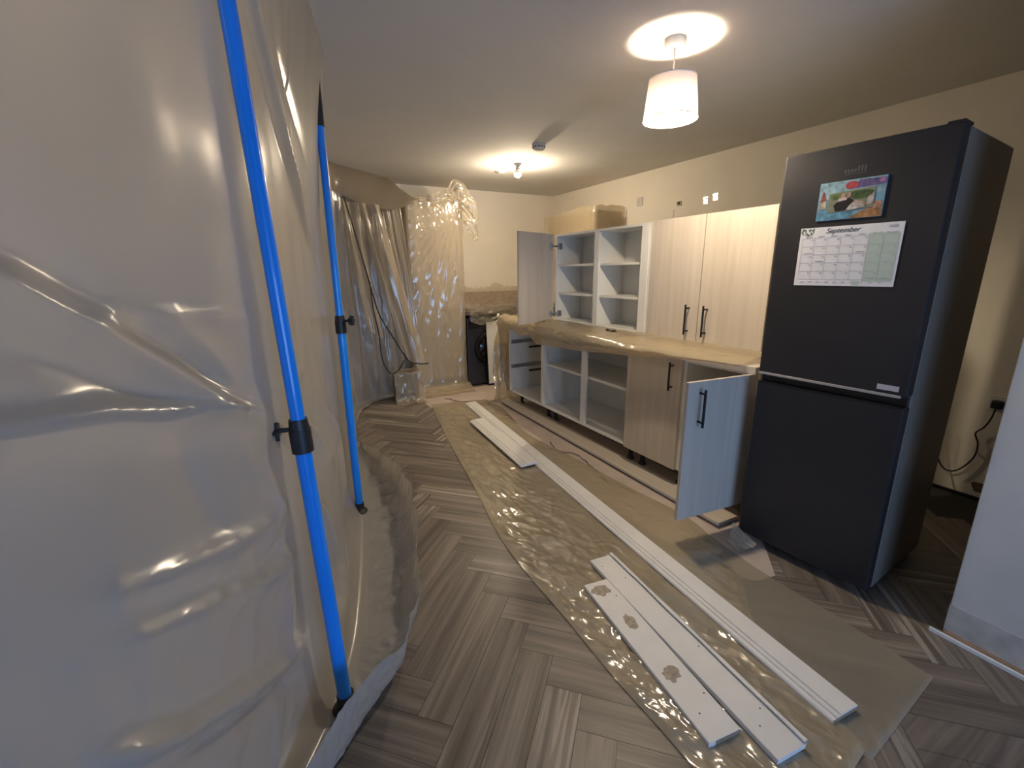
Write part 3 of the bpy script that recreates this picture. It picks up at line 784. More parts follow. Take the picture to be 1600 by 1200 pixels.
bd1, L1 = board('skirting_board', (1.775, 4.265), (1.440, 0.480), 0.122, SK, 0.012, 'longest white skirting board, lying the length of the plastic', MAT['board'], GRP)
box('end_cut', MAT['board_core'], bd1, -0.0600, 0.0600, -L1 / 2 - 0.0012, -L1 / 2 + 0.0005, 0.001, 0.0125, bev=0)
bd2, L2 = board('skirting_board', (1.582, 3.665), (1.508, 2.560), 0.138, SK, 0.0285, 'short white skirting board overlapping the far part of the longest one', MAT['board'], GRP, tilt=math.radians(-2.0))
bd3, L3 = board('trim_board', (1.268, 1.470), (1.172, 0.490), 0.118, FLT, 0.014, 'white trim board with a curled edge, between the patched and longest boards', MAT['board'], GRP)
cur = MB()
rows = []
for k in range(41):
    y = -L3 / 2 + L3 * k / 40
    rows.append([(0.059 + 0.010 * math.sin(a) * (1 + .3 * nz(y * 6, 0)), y, 0.012 + 0.010 * (1 - math.cos(a)) * 0.9) for a in [math.pi * 1.3 * j / 9 for j in range(10)]])
cur.grid(rows)
cur.build('curled_edge', MAT['board'], bd3, smooth=True)
m = MB()
for (u, v) in ((-0.03, 0.43), (0.02, 0.32), (0.035, -0.10), (-0.02, -0.40), (0.03, -0.36)):
    m.cyl((u, v * L3 / 0.98, 0.0178), (u, v * L3 / 0.98, 0.0184), 0.0028, n=8)
m.build('nail_holes', MAT['screw'], bd3)
bd4, L4 = board('trim_board', (1.140, 1.345), (1.045, 0.615), 0.124, FLT, 0.010, 'white board with three brown glue patches, nearest the bare floor', MAT['board'], GRP)
random.seed(11)
for (u, v, ru, rv) in ((-0.012, 0.312, 0.040, 0.032), (0.004, 0.118, 0.024, 0.042), (-0.006, -0.135, 0.029, 0.031)):
    n = 18
    pts = []
    for i in range(n):
        a = 2 * math.pi * i / n; k_ = 0.75 + 0.5 * random.random()
        pts.append((u + ru * k_ * math.cos(a), v + rv * k_ * math.sin(a), 0.0178))
    gp = MB().poly(pts, (0, 0, 0.0008)).build('glue_patch', MAT['glue'], bd4)
m = MB()
for (u, v) in ((0.035, 0.26), (0.045, -0.235), (-0.02, -0.285)):
    m.cyl((u, v, 0.0178), (u, v, 0.0184), 0.003, n=8)
m.build('nail_holes', MAT['screw'], bd4)
box('broken_end', MAT['board_core'], bd4, -0.035, 0.061, -L4 / 2 - 0.001, -L4 / 2 + 0.0005, 0.001, 0.015, bev=0)
bd5, L5 = board('plinth_board', (2.155, 4.150), (2.100, 1.385), 0.160, FLT, 0.020, 'long pale plinth board lying flat under the base units', MAT['plinth'], GRP)
box('cut_end', MAT['board_core'], bd5, -0.072, 0.072, -L5 / 2 - 0.001, -L5 / 2 + 0.0005, 0.001, 0.015, bev=0)

# ================================================================== FLOOR COVERINGS
def quad_sheet(name, left, right, nu, nv, zf, mat, smooth=True):
    """strip between two plan polylines (far -> near); zf(x, y, u, v) gives the height"""
    Lp = spline([Vector((x, y, 0)) for x, y in left], nv)
    Rp = spline([Vector((x, y, 0)) for x, y in right], nv)
    rows = []
    for k in range(nv + 1):
        row = []
        for j in range(nu + 1):
            p = Lp[k].lerp(Rp[k], j / nu)
            row.append(Vector((p.x, p.y, zf(p.x, p.y, j / nu, k / nv))))
        rows.append(row)
    return MB().grid(rows).build(name, mat, smooth=smooth)
def edge(u, v, e=0.04):
    return min(1, u / e, (1 - u) / e, v / (e * 0.4), (1 - v) / (e * 0.4))

fp = quad_sheet('floor_paper', [(1.46, 4.93), (1.36, 4.45), (1.55, 4.0), (1.62, 3.3), (1.62, 2.4), (1.66, 1.7), (1.70, 1.25), (1.80, 1.02)],
                [(2.36, 4.94), (2.40, 4.4), (2.42, 3.8), (2.40, 3.3), (2.38, 2.4), (2.34, 1.7), (2.22, 1.32), (1.92, 1.0)], 60, 200,
                lambda x, y, u, v: 0.0015 + 0.0022 * max(0, ridged(x * 2.6, y * 2.6, 3) - 0.55) * max(0, edge(u, v)), MAT['paper'])
tag(fp, 'pinkish brown protective paper on the floor along the base units', 'floor paper')
# torn and folded creases in the paper
random.seed(21)
for k, (pts, lab) in enumerate((([(1.93, 2.92), (1.86, 2.72), (1.95, 2.62), (1.93, 2.42), (1.88, 2.24), (1.84, 2.05)], 'dark torn crease in the floor paper beside the middle base units'),
                 ([(1.62, 4.62), (1.70, 4.42), (1.82, 4.33), (1.94, 4.16), (1.97, 4.02)], 'dark torn crease in the floor paper near the washing machine'))):
    P = spline([Vector((x, y, 0.004)) for x, y in pts], 40)
    rows = []
    for q in P:
        w_ = 0.004 + 0.010 * abs(nz(q.x * 9, q.y * 9, 2))
        jx = 0.02 * nz(q.x * 14, q.y * 14, 6)
        rows.append([Vector((q.x - w_ + jx, q.y, 0.0035)), Vector((q.x + jx, q.y + 0.004, 0.011 + 0.004 * nz(q.y * 20, 1))), Vector((q.x + w_ + jx, q.y, 0.0035))])
    cz = MB().grid(rows).build('torn_crease', plain('paper_tear_%d' % k, (0.17, 0.13, 0.12), 0.9), fp)

def zmain(x, y, u, v):
    e = max(0.0, edge(u, v, 0.05))
    w = ridged(x * 4.5, y * 2.2, 1.0) - 0.35
    w2 = ridged(x * 11, y * 6 + x * 3, 4.0) - 0.3
    left = math.exp(-(u / 0.22) ** 2)
    return 0.0065 + e * max(0.0, 0.009 * w + (0.0065 + 0.010 * left) * w2 + 0.003 * (ridged(x * 24, y * 13, 2.0) - 0.3))
fs = quad_sheet('floor_sheet', [(1.41, 4.47), (1.32, 4.05), (1.19, 3.37), (1.04, 2.47), (0.935, 1.90), (0.912, 1.53), (0.910, 1.27), (0.90, 0.95), (0.905, 0.72), (0.90, 0.34)],
                [(2.00, 4.35), (2.00, 3.9), (1.86, 3.2), (1.90, 2.6), (1.93, 2.0), (1.96, 1.5), (1.78, 1.10), (1.56, 0.86), (1.46, 0.62), (1.40, 0.40)], 130, 420, zmain, MAT['fsheet'])
tag(fs, 'crinkled clear plastic dust sheet spread under the white boards', 'dust sheet')
fs2 = quad_sheet('floor_sheet', [(1.42, 1.42), (1.40, 1.1), (1.36, 0.7), (1.37, 0.375)], [(1.93, 1.36), (1.89, 1.05), (1.89, 0.74), (1.875, 0.41)], 50, 80,
                 lambda x, y, u, v: 0.0028 + max(0, edge(u, v)) * (0.004 * max(0, ridged(x * 3, y * 2, 8) - 0.3) + 0.016 * max(0, ridged(x * 5 + y * 2.5, y * 1.2, 3) - 0.45) * max(0, 1 - 1.3 * u)), MAT['fsheet2'])
tag(fs2, 'flat milky plastic sheet on the floor in front of the fridge', 'dust sheet')
# scrap of plastic at the fridge foot
rows = []
for i in range(17):
    v = i / 16
    rows.append([Vector((2.015 - 0.085 * v - 0.02 * j / 10, 1.305 - 0.045 * v - 0.155 * j / 10 * (1 - 0.55 * v), 0.010 + 0.075 * (1 - v) ** 1.7 * (1 - 0.5 * (j / 10)) + 0.012 * max(0, ridged(v * 3, j * 0.3, 9)))) for j in range(11)])
tag(MB().grid(rows).build('plastic_scrap', MAT['fsheet2'], smooth=True), 'grey plastic scrap slumped at the fridge foot', 'plastic scrap')

# ================================================================== POLYTHENE BARRIER
# stations along the barrier, each: top, middle, outward direction, belly, floor in, floor out, hem, hem height
ST = [
    # T               M               out            belly  hem              hz
    ((-1.69, -0.62), (-1.69, -0.62), (0.72, -0.69), 0.06, (-1.45, -0.85), 0.10),
    ((-0.95, 0.22), (-0.95, 0.22), (0.72, -0.69), 0.10, (-0.72, 0.0), 0.12),
    ((-0.60, 0.60), (-0.60, 0.60), (0.72, -0.69), 0.12, (-0.42, 0.42), 0.14),
    ((-0.40, 0.82), (-0.39, 0.83), (0.72, -0.69), 0.12, (-0.23, 0.68), 0.15),
    ((-0.20, 1.04), (-0.19, 1.06), (0.74, -0.67), 0.075, (-0.085, 0.985), 0.17),
    ((-0.035, 1.25), (-0.016, 1.298), (0.85, -0.50), 0.0, (0.070, 1.112), 0.225),
    ((0.09, 1.52), (0.055, 1.56), (0.95, -0.25), 0.035, (0.315, 1.38), 0.175),
    ((0.20, 1.85), (0.125, 1.88), (0.96, -0.20), 0.045, (0.46, 1.80), 0.20),
    ((0.29, 2.18), (0.20, 2.20), (0.97, -0.18), 0.012, (0.553, 2.20), 0.215),
    ((0.365, 2.52), (0.272, 2.545), (0.97, -0.18), 0.0, (0.592, 2.62), 0.20),
    ((0.44, 3.20), (0.37, 3.20), (0.98, -0.12), 0.03, (0.56, 3.12), 0.13),
    ((0.51, 3.80), (0.46, 3.80), (0.98, -0.12), 0.02, (0.52, 3.70), 0.04),
    ((0.60, 4.50), (0.55, 4.45), (0.98, -0.15), 0.02, (0.64, 4.38), 0.02),
    ((0.70, 4.86), (0.66, 4.82), (0.85, -0.50), 0.02, (0.78, 4.72), 0.02),
    ((1.00, 5.12), (0.92, 5.00), (0.30, -0.95), 0.02, (0.98, 4.92), 0.02),
    ((1.22, 5.30), (1.18, 5.06), (0.10, -0.99), 0.02, (1.20, 4.97), 0.02),
    ((1.385, 5.42), (1.385, 5.14), (0.05, -1.0), 0.0, (1.385, 5.00), 0.02),
]
def ctrl(st):
    T, Mm, o, bel, H, hz = st
    T = Vector(T); Mm = Vector(Mm); o = Vector(o); H = Vector(H)
    fin = Mm + o * min(0.03, bel * 0.4)
    dirh = H - fin
    v = lambda p, z: Vector((p.x, p.y, z))
    return [v(T, 2.398), v(T.lerp(Mm, 0.55), 2.05), v(T.lerp(Mm, 0.9), 1.65), v(Mm, 1.30), v(Mm + o * bel * 0.15, 1.06), v(Mm + o * bel * 0.75, 0.80), v(Mm + o * bel, 0.50),
            v(Mm + o * bel * 0.9, 0.24), v(fin + dirh * 0.12, 0.05), v(fin + dirh * 0.30, 0.012), v(fin + dirh * 0.72, 0.014), v(fin + dirh * 0.93, hz * 0.42), v(H, hz)]
CT = [ctrl(s_) for s_ in ST]
NV = 270
NL = len(CT[0])
def column(su):
    su = min(max(su, 0.0), len(CT) - 1.0)
    return [cr([CT[i][k] for i in range(len(CT))], su) for k in range(NL)]
# folds drawn on the sheet as ridges (or valleys): points (station, height), width above, width below, amplitude
FOLDS = [
    ([(2.8, 1.47), (3.31, 1.38), (3.59, 1.31), (4.31, 1.12), (4.5, 1.08)], 0.030, 0.026, 0.034),
    ([(2.8, 1.56), (3.3, 1.44), (3.8, 1.33)], 0.035, 0.03, -0.016),
    ([(2.8, 1.36), (3.4, 1.27), (4.1, 1.12)], 0.025, 0.03, -0.014),
    ([(3.70, 1.33), (4.1, 1.24), (4.42, 1.13)], 0.022, 0.016, -0.020),
    ([(3.9, 1.33), (4.3, 1.23), (4.6, 1.11)], 0.030, 0.014, 0.012),
    ([(3.50, 1.322), (3.78, 1.335), (5.4, 1.27)], 0.006, 0.03, 0.008),
    ([(2.4, 1.23), (3.16, 1.19), (3.56, 1.175), (4.48, 1.09), (5.0, 1.03)], 0.014, 0.075, 0.034),
    ([(4.51, 1.10), (5.3, 1.10), (6.37, 1.07)], 0.012, 0.04, 0.014),
    ([(3.9, 1.12), (4.02, 0.95), (4.15, 0.80)], 0.06, 0.06, -0.014),
    ([(3.1, 0.90), (4.35, 0.80), (4.98, 0.78)], 0.018, 0.04, 0.024),
    ([(3.0, 0.84), (4.44, 0.665), (4.95, 0.62)], 0.016, 0.045, 0.030),
    ([(3.5, 0.76), (4.2, 0.70), (4.8, 0.72)], 0.012, 0.012, -0.012),
    ([(2.9, 0.70), (3.37, 0.59), (4.84, 0.34)], 0.016, 0.05, 0.036),
    ([(3.0, 0.60), (4.0, 0.42), (4.85, 0.26)], 0.03, 0.02, -0.026),
    ([(4.4, 0.98), (4.7, 0.86), (4.93, 0.70), (4.97, 0.5)], 0.025, 0.025, 0.016),
    ([(5.35, 2.36), (5.7, 2.05), (6.42, 1.77), (8.2, 1.36)], 0.045, 0.016, 0.030),
    ([(5.9, 2.36), (6.6, 2.05), (8.0, 1.80)], 0.03, 0.02, -0.016),
    ([(5.2, 0.98), (6.0, 0.88), (6.7, 0.62)], 0.025, 0.05, 0.030),
    ([(5.3, 0.80), (5.8, 0.60), (6.2, 0.30)], 0.03, 0.03, 0.026),
    ([(6.5, 0.95), (7.2, 0.70), (7.6, 0.25)], 0.04, 0.04, 0.030),
    ([(7.4, 1.0), (8.0, 0.75), (8.4, 0.3)], 0.03, 0.04, -0.020),
]
def fold_height(su, z):
    h_ = 0.0
    px, pz = su * 0.29, z
    for (pts, wu, wl, amp) in FOLDS:
        if su < pts[0][0] - 0.8 and su < pts[-1][0] - 0.8: continue
        if su > pts[-1][0] + 0.8 and su > pts[0][0] + 0.8: continue
        best = None
        n_ = len(pts) - 1
        for q in range(n_):
            ax, az, bx, bz = pts[q][0] * 0.29, pts[q][1], pts[q + 1][0] * 0.29, pts[q + 1][1]
            dx, dz = bx - ax, bz - az
            t_ = min(1.0, max(0.0, ((px - ax) * dx + (pz - az) * dz) / (dx * dx + dz * dz)))
            ex, ez = px - ax - dx * t_, pz - az - dz * t_
            d2 = ex * ex + ez * ez
            if best is None or d2 < best[0]:
                best = (d2, ez + ex * (dz / (abs(dx) + 1e-6)) * -1.0, (q + t_) / n_)
        ww = wu if best[1] > 0 else wl
        d_ = math.sqrt(best[0] + 0.003 ** 2) / ww
        if d_ > 4: continue
        taper = min(1.0, best[2] * 4 + 0.02, (1 - best[2]) * 4 + 0.02)
        h_ += amp * taper * math.exp(-d_ ** 1.5)
    return h_
SU = [1.8 * i / 30 for i in range(30)] + [1.8 + 6.8 * i / 380 for i in range(380)] + [8.6 + (len(CT) - 9.6) * i / 190 for i in range(191)]
rows = []
for su in SU:
    c0, cm_, cp = column(su), column(su - 0.01), column(su + 0.01)
    row = []
    near_pole = min(abs(su - 5), abs(su - 9))
    damp = min(1.0, near_pole / 0.55)
    far = min(1.0, max(0.0, (su - 11.5) / 1.5))
    for k in range(NV + 1):
        sv = (NL - 1) * k / NV
        p = cr(c0, sv)
        du = cr(cp, sv) - cr(cm_, sv)
        dv = cr(c0, min(sv + 0.01, NL - 1)) - cr(c0, max(sv - 0.01, 0))
        nrm = du.cross(dv)
        nrm = nrm.normalized() if nrm.length > 1e-9 else Vector((1, 0, 0))
        if nrm.x - 0.5 * nrm.y + 0.3 * nrm.z < 0: nrm = -nrm
        body = min(1.0, max(0.0, (2.40 - p.z) / 0.12)) * min(1.0, max(0.0, (p.z - 0.02) / 0.2))
        if sv > 9: body = 0.0
        if body > 0:
            dsp = (fold_height(su, p.z) if su < 9 else 0.0) * (0.15 + 0.85 * damp) * (1.0 if su < 7 else max(0.15, 1 - (su - 7) * 0.6))
            if 2.5 < su < 5.6 and p.z < 1.1:
                dsp += 0.010 * max(0.0, ridged(su * 1.6 + p.z * 0.8, p.z * 4.2 - su * 1.1, 4.0, 2) - 0.2) * damp * min(1.0, (1.1 - p.z) / 0.3)
            dsp += (1.0 if su < 7 or su > 9.3 else 0.35) * (0.012 * nz(su * 0.9, p.z * 1.5, 2) + 0.005 * nz(su * 2.5, p.z * 3.5, 5)) * (1 - far) * damp
            if far > 0:
                dsp += far * (0.030 * math.sin(su * 9 + p.z * 1.4 + 2 * nz(su * 2, p.z, 3)) + 0.014 * ridged(su * 5, p.z * 1.6, 2) + 0.008 * ridged(su * 12, p.z * 5, 6))
            p = p + nrm * dsp * body
        if sv >= 9:
            f_ = min(1.0, (sv - 9) / 3)
            p = p + Vector((0.020 * nz(su * 2.2, 3.0), 0.020 * nz(su * 2.2, 9.0), 0.022 * f_ * nz(su * 3.1, 5.0))) * f_
            if sv > 9.6 and 4.5 < su < 11: p += Vector((0.8, -0.4, 0)) * (0.012 * ridged(su * 4, sv * 1.2, 3) + 0.009 * math.sin(su * 7 + 2 * nz(su, 1.0))) * min(1, sv - 9.6)
            if 9 < sv < 11.5 and 5.4 < su < 11: p.z += 0.03 * max(0.0, ridged(su * 3.2, sv * 0.7, 7) - 0.3) * math.sin(math.pi * (sv - 9) / 2.5)
            p.z = max(p.z, 0.006)
        row.append(p)
    rows.append(row)
tag(MB().grid(rows).build('barrier_sheet', MAT['sheet'], smooth=True), 'large milky polythene barrier sheet hung floor to ceiling on the blue poles', 'plastic sheet')

# ---- the two blue telescopic poles
def pole(base, top, clamp_z, label, knob_dir, rl=0.0215, ru=0.0185, head=0.10):
    b0, t0 = Vector(base), Vector(top)
    ax = (t0 - b0)
    at = lambda z: ax * ((z - b0.z) / ax.z)
    t = empty('support_pole', b0)
    tag(t, label, 'pole', 'blue telescopic poles holding up the barrier')
    MB().cyl(at(0.045), at(clamp_z), rl, n=32).build('lower_tube', MAT['pole'], t, smooth='auto')
    MB().cyl(at(clamp_z), at(2.30), ru, n=32).build('upper_tube', MAT['pole'], t, smooth='auto')
    u = ax.normalized()
    cl = MB()
    cl.cyl(at(clamp_z - 0.045), at(clamp_z + 0.02), rl + 0.0065, rl + 0.0065, n=32)
    cl.cyl(at(clamp_z + 0.02), at(clamp_z + 0.048), rl + 0.0045, ru + 0.0045, n=32)
    clamp = cl.build('clamp', MAT['black'], t, smooth='auto')
    k = Vector(knob_dir).normalized()
    c0 = at(clamp_z + 0.02)
    kn = MB()
    kn.cyl(c0 + k * rl, c0 + k * (rl + 0.030), 0.0065, n=12)
    side = u.cross(k).normalized(); upv = k.cross(side).normalized()
    n = 40
    for kk in (0,):
        A, B = [], []
        for i in range(n):
            a = 2 * math.pi * i / n
            r = 0.022 + 0.006 * math.cos(5 * a)
            A.append(kn.bm.verts.new(c0 + k * (rl + 0.028) + (side * math.cos(a) + upv * math.sin(a)) * r))
            B.append(kn.bm.verts.new(c0 + k * (rl + 0.050) + (side * math.cos(a) + upv * math.sin(a)) * r * 0.92))
        for i in range(n):
            kn.bm.faces.new((A[i], A[(i + 1) % n], B[(i + 1) % n], B[i]))
        kn.bm.faces.new(A[::-1]); kn.bm.faces.new(B)
    kn.build('knob', MAT['black'], clamp, smooth='auto')
    MB().lathe([(0, 0.0145), (0.042, 0.0145), (0.044, 0.022), (0.036, 0.032), (rl + 0.006, 0.038), (rl + 0.005, 0.075), (0, 0.075)], n=28).build('foot', MAT['black'], t, smooth='auto')
    hd = at(2.398)
    MB().lathe([(0, -0.001), (0.042, -0.001), (0.043, -0.012), (0.03, -0.02), (ru + 0.004, -0.03), (ru + 0.004, -head), (0, -head)], (hd.x, hd.y, hd.z), n=28).build('head', MAT['black'], t, smooth='auto')
    return t
pole((0.058, 1.271, 0.0), (-0.0118, 1.270, 2.4), 0.965, 'near blue pole, wide in view, with black clamp and side knob', (-0.95, 0.15, 0))
pole((0.320, 2.526, 0.0), (0.318, 2.500, 2.4), 1.125, 'far, thinner looking blue pole beyond the near one', (0.9, -0.5, 0), head=0.33)

# ================================================================== FAR END
# sagging pelmet of sheet along the ceiling
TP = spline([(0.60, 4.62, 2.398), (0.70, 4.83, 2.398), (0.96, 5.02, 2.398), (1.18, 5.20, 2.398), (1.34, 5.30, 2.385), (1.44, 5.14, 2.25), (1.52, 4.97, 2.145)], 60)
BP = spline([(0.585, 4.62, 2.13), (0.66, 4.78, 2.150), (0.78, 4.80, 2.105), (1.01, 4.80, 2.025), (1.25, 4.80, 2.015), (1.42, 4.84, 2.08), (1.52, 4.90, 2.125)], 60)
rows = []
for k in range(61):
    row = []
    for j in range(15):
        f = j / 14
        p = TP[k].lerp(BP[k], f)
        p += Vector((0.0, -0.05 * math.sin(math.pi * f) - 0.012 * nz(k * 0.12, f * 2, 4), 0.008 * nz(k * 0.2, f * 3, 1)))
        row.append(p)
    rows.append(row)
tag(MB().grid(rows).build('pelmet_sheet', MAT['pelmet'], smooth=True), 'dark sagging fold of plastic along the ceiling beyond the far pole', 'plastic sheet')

def hanging(name, top, bot, nu, nv, amp, freq, mat, label, seed=0.0, thick=None):
    T_, B_ = [Vector(p) for p in top], [Vector(p) for p in bot]
    rows = []
    for k in range(nv + 1):
        v = k / nv
        row = []
        for j in range(nu + 1):
            u = j / nu
            a = cr(T_, u * (len(T_) - 1)); b_ = cr(B_, u * (len(B_) - 1))
            p = a.lerp(b_, v)
            d_ = amp * (math.sin(u * freq + 1.8 * nz(u * 3, v * 1.5, seed)) + 0.5 * nz(u * 9, v * 4, seed + 3))
            row.append(p + Vector((0.15 * d_, -d_, 0)))
        rows.append(row)
    return tag(MB().grid(rows).build(name, mat, smooth=True), label, 'plastic sheet')
hanging('hanging_sheet', [(0.885, 4.80, 2.06), (0.98, 4.78, 2.05), (1.10, 4.80, 2.04)], [(1.17, 4.70, 0.62), (1.28, 4.67, 0.45), (1.45, 4.70, 0.43)], 40, 60, 0.022, 11, MAT['farsheet'], 'loose plastic flap hanging slantwise left of the wrapped tall unit', 2)
hanging('hanging_sheet', [(0.72, 4.80, 2.08), (0.80, 4.81, 2.06), (0.88, 4.83, 2.06)], [(0.84, 4.74, 0.95), (0.90, 4.73, 0.80), (1.02, 4.76, 0.72)], 30, 50, 0.018, 9, MAT['farsheet'], 'narrow hanging plastic fold just right of the far pole', 6)
hanging('hanging_sheet', [(1.12, 4.86, 2.03), (1.22, 4.86, 2.03), (1.32, 4.88, 2.05)], [(1.30, 4.80, 0.75), (1.36, 4.79, 0.70), (1.41, 4.80, 0.70)], 30, 50, 0.016, 9, MAT['farsheet'], 'dim plastic fold hanging against the side of the tall unit', 9)
cb = MB().tube(spline([(0.745, 4.71, 2.09), (0.82, 4.70, 1.75), (0.905, 4.69, 1.31), (0.975, 4.68, 0.985), (1.09, 4.665, 0.745), (1.23, 4.645, 0.485), (1.35, 4.64, 0.43), (1.455, 4.655, 0.42)], 60), 0.007).build('hanging_cable', MAT['black'], smooth=True)
tag(cb, 'black cable running down the loose plastic flap to the tall unit', 'cable')
cb = MB().tube(spline([(0.905, 4.655, 1.31), (0.918, 4.655, 1.03), (0.95, 4.655, 0.80), (0.963, 4.65, 0.52), (1.03, 4.64, 0.365), (1.12, 4.64, 0.385), (1.19, 4.64, 0.485)], 50), 0.006).build('hanging_cable', MAT['black'], smooth=True)
tag(cb, 'black cable hanging in a low loop beneath the loose flap', 'cable')

# tall housing wrapped in clear plastic
tu = empty('tall_unit', (1.715, 5.30, 0)); tag(tu, 'tall cream cupboard wrapped in clear plastic by the far wall', 'cabinet')
cream = plain('tall_unit_panel', (0.60, 0.54, 0.46), 0.5, var=0.03)
c = Vector((1.715, 5.30, 0))
for nm, bx_ in (('side_panel', (1.405, 1.425, 5.02, 5.595, 0.0, 2.12)), ('side_panel', (2.005, 2.025, 5.02, 5.595, 0.0, 2.12)), ('top_panel', (1.425, 2.005, 5.02, 5.595, 2.10, 2.12)),
                ('plinth', (1.425, 2.005, 5.05, 5.07, 0.0, 0.14)), ('lower_door', (1.408, 2.022, 5.000, 5.019, 0.145, 0.95)), ('upper_door', (1.408, 2.022, 5.000, 5.019, 0.955, 2.115))):
    box(nm, cream, tu, bx_[0] - c.x, bx_[1] - c.x, bx_[2] - c.y, bx_[3] - c.y, bx_[4], bx_[5])
bar_handle(tu, (1.46 - c.x, 4.972 - c.y, 1.30), (1.46 - c.x, 4.972 - c.y, 1.10), (0, 0.03, 0))
# wrap: front and both sides, gathered towards the knot at the top right
rows = []
KN = Vector((1.985, 4.955, 2.145))
for k in range(91):
    v = k / 90
    z = 2.14 - 2.125 * v
    row = []
    path = [Vector((1.375, 5.42, 0)), Vector((1.38, 5.10, 0)), Vector((1.395, 4.968, 0)), Vector((1.56, 4.955, 0)), Vector((1.72, 4.955, 0)), Vector((1.88, 4.955, 0)), Vector((2.030, 4.965, 0)), Vector((2.040, 5.10, 0)), Vector((2.040, 5.42, 0))]
    for j in range(81):
        t_ = (len(path) - 1) * j / 80
        p = cr(path, t_); p.z = z
        g = max(0.0, 1 - v * 1.6) ** 2
        # pleats fanning out from the knot
        dx, dz = p.x - KN.x, KN.z - p.z
        an = math.atan2(dx, dz + 0.02)
        rr = math.hypot(dx, dz)
        pl = 0.028 * math.sin(an * 26 + 2 * nz(an * 4, rr)) * min(1, rr / 0.25) * max(0.15, 1 - rr / 1.9)
        lo = 0.016 * ridged(p.x * 6, p.z * 2.6, 3) + 0.008 * ridged(p.x * 17, p.z * 6, 8)
        flare = 0.06 * max(0, (v - 0.93) / 0.07) ** 2
        sgn = -1 if 1.40 < p.x < 2.03 and p.y < 5.05 else 0
        p += Vector((0, (-abs(pl) - max(0, lo) - flare) * (1 if sgn else 0.2), 0))
        if not sgn: p.x += (0.010 * nz(p.y * 9, p.z * 4, 5) + flare * 0.4) * (1 if p.x > 1.7 else -1)
        row.append(p)
    rows.append(row)
wr = MB().grid(rows).build('unit_wrap', MAT['wrap'], smooth=True)
tag(wr, 'clear plastic wrap gathered and knotted around the tall cupboard', 'plastic wrap')
# knot, loops and tail
def ribbon(pts, w, name, parent, tw=2.0, seed=0):
    P = spline(pts, 40)
    rows = []
    for i, q in enumerate(P):
        f = i / 40
        d_ = (P[min(i + 1, 40)] - P[max(i - 1, 0)]).normalized()
        s_ = d_.cross(Vector((0.1, -1, 0.05))).normalized()
        ww = w * (0.25 + math.sin(math.pi * min(1, 0.08 + 0.92 * f)) ** 0.7)
        rows.append([q + s_ * ww * (j / 6 - 0.5) + Vector((0.014 * nz(f * 9, j * .9, seed + 5), -0.022 * math.sin(j * 1.9 + f * 7 + seed) - 0.02 * ridged(f * 5, j * 0.6, seed), 0.022 * nz(f * 8, j * .9, seed))) for j in range(7)])
    return MB().grid(rows).build(name, MAT['wrap'], parent, smooth=True)
ribbon([(1.97, 4.93, 2.16), (1.90, 4.90, 2.24), (1.95, 4.88, 2.30), (2.04, 4.89, 2.26), (2.05, 4.92, 2.18), (1.99, 4.93, 2.15)], 0.10, 'knot_loop', wr, seed=1)
ribbon([(1.99, 4.93, 2.15), (2.08, 4.90, 2.17), (2.15, 4.90, 2.10), (2.15, 4.91, 1.99), (2.07, 4.92, 2.04), (2.00, 4.93, 2.13)], 0.11, 'knot_loop', wr, seed=2)
ribbon([(2.02, 4.93, 2.10), (2.08, 4.91, 1.98), (2.13, 4.90, 1.86), (2.17, 4.90, 1.74)], 0.11, 'knot_tail', wr, seed=3)
ribbon([(1.96, 4.93, 2.15), (1.84, 4.91, 2.19), (1.70, 4.92, 2.15), (1.52, 4.93, 2.15)], 0.10, 'knot_band', wr, seed=4)
bx = MB().box(1.11, 1.36, 4.72, 4.89, 0.012, 0.30, bev=0.01).build('wrapped_box', plain('grey_crate', (0.17, 0.16, 0.15), 0.6))
tag(bx, 'low grey box under crumpled plastic left of the tall unit', 'box')
rows = []
for k in range(31):
    row = []
    for j in range(41):
        u = j / 40; v = k / 30
        a = -0.35 + 1.7 * u
        x = 1.08 + 0.32 * min(1, max(0, u)) + 0.0
        f = v
        y = 4.93 - 0.23 * min(1, f / 0.4) - 0.12 * max(0, (f - 0.85) / 0.15)
        z = 0.335 if f < 0.4 else 0.335 - 0.325 * min(1, (f - 0.4) / 0.5)
        dd = 0.022 * ridged(u * 4, v * 4, 2)
        row.append(Vector((x + 0.01 * nz(v * 5, u * 2), y - max(0, dd), max(0.008, z + 0.02 * nz(u * 6, v * 5, 7)))))
    rows.append(row)
tag(MB().grid(rows).build('box_cover', MAT['wrap'], smooth=True), 'crumpled clear plastic over the low box', 'plastic sheet')
# rumpled skirt of plastic at the foot of the tall unit
rows = []
for k in range(61):
    u = k / 60
    x = 1.10 + 0.95 * u
    row = []
    for j in range(21):
        v = j / 20
        row.append(Vector((x, 4.93 - 0.20 * v - 0.03 * nz(u * 4, 1, 2) * v, 0.008 + 0.07 * max(0, 1 - v * 1.15) ** 2 + 0.024 * max(0, ridged(u * 9, v * 3, 6)) * math.sin(math.pi * min(1, v * 0.95)))))
    rows.append(row)
tag(MB().grid(rows).build('sheet_skirt', MAT['cover'], smooth=True), 'rumpled plastic bunched on the floor before the tall unit', 'plastic sheet')

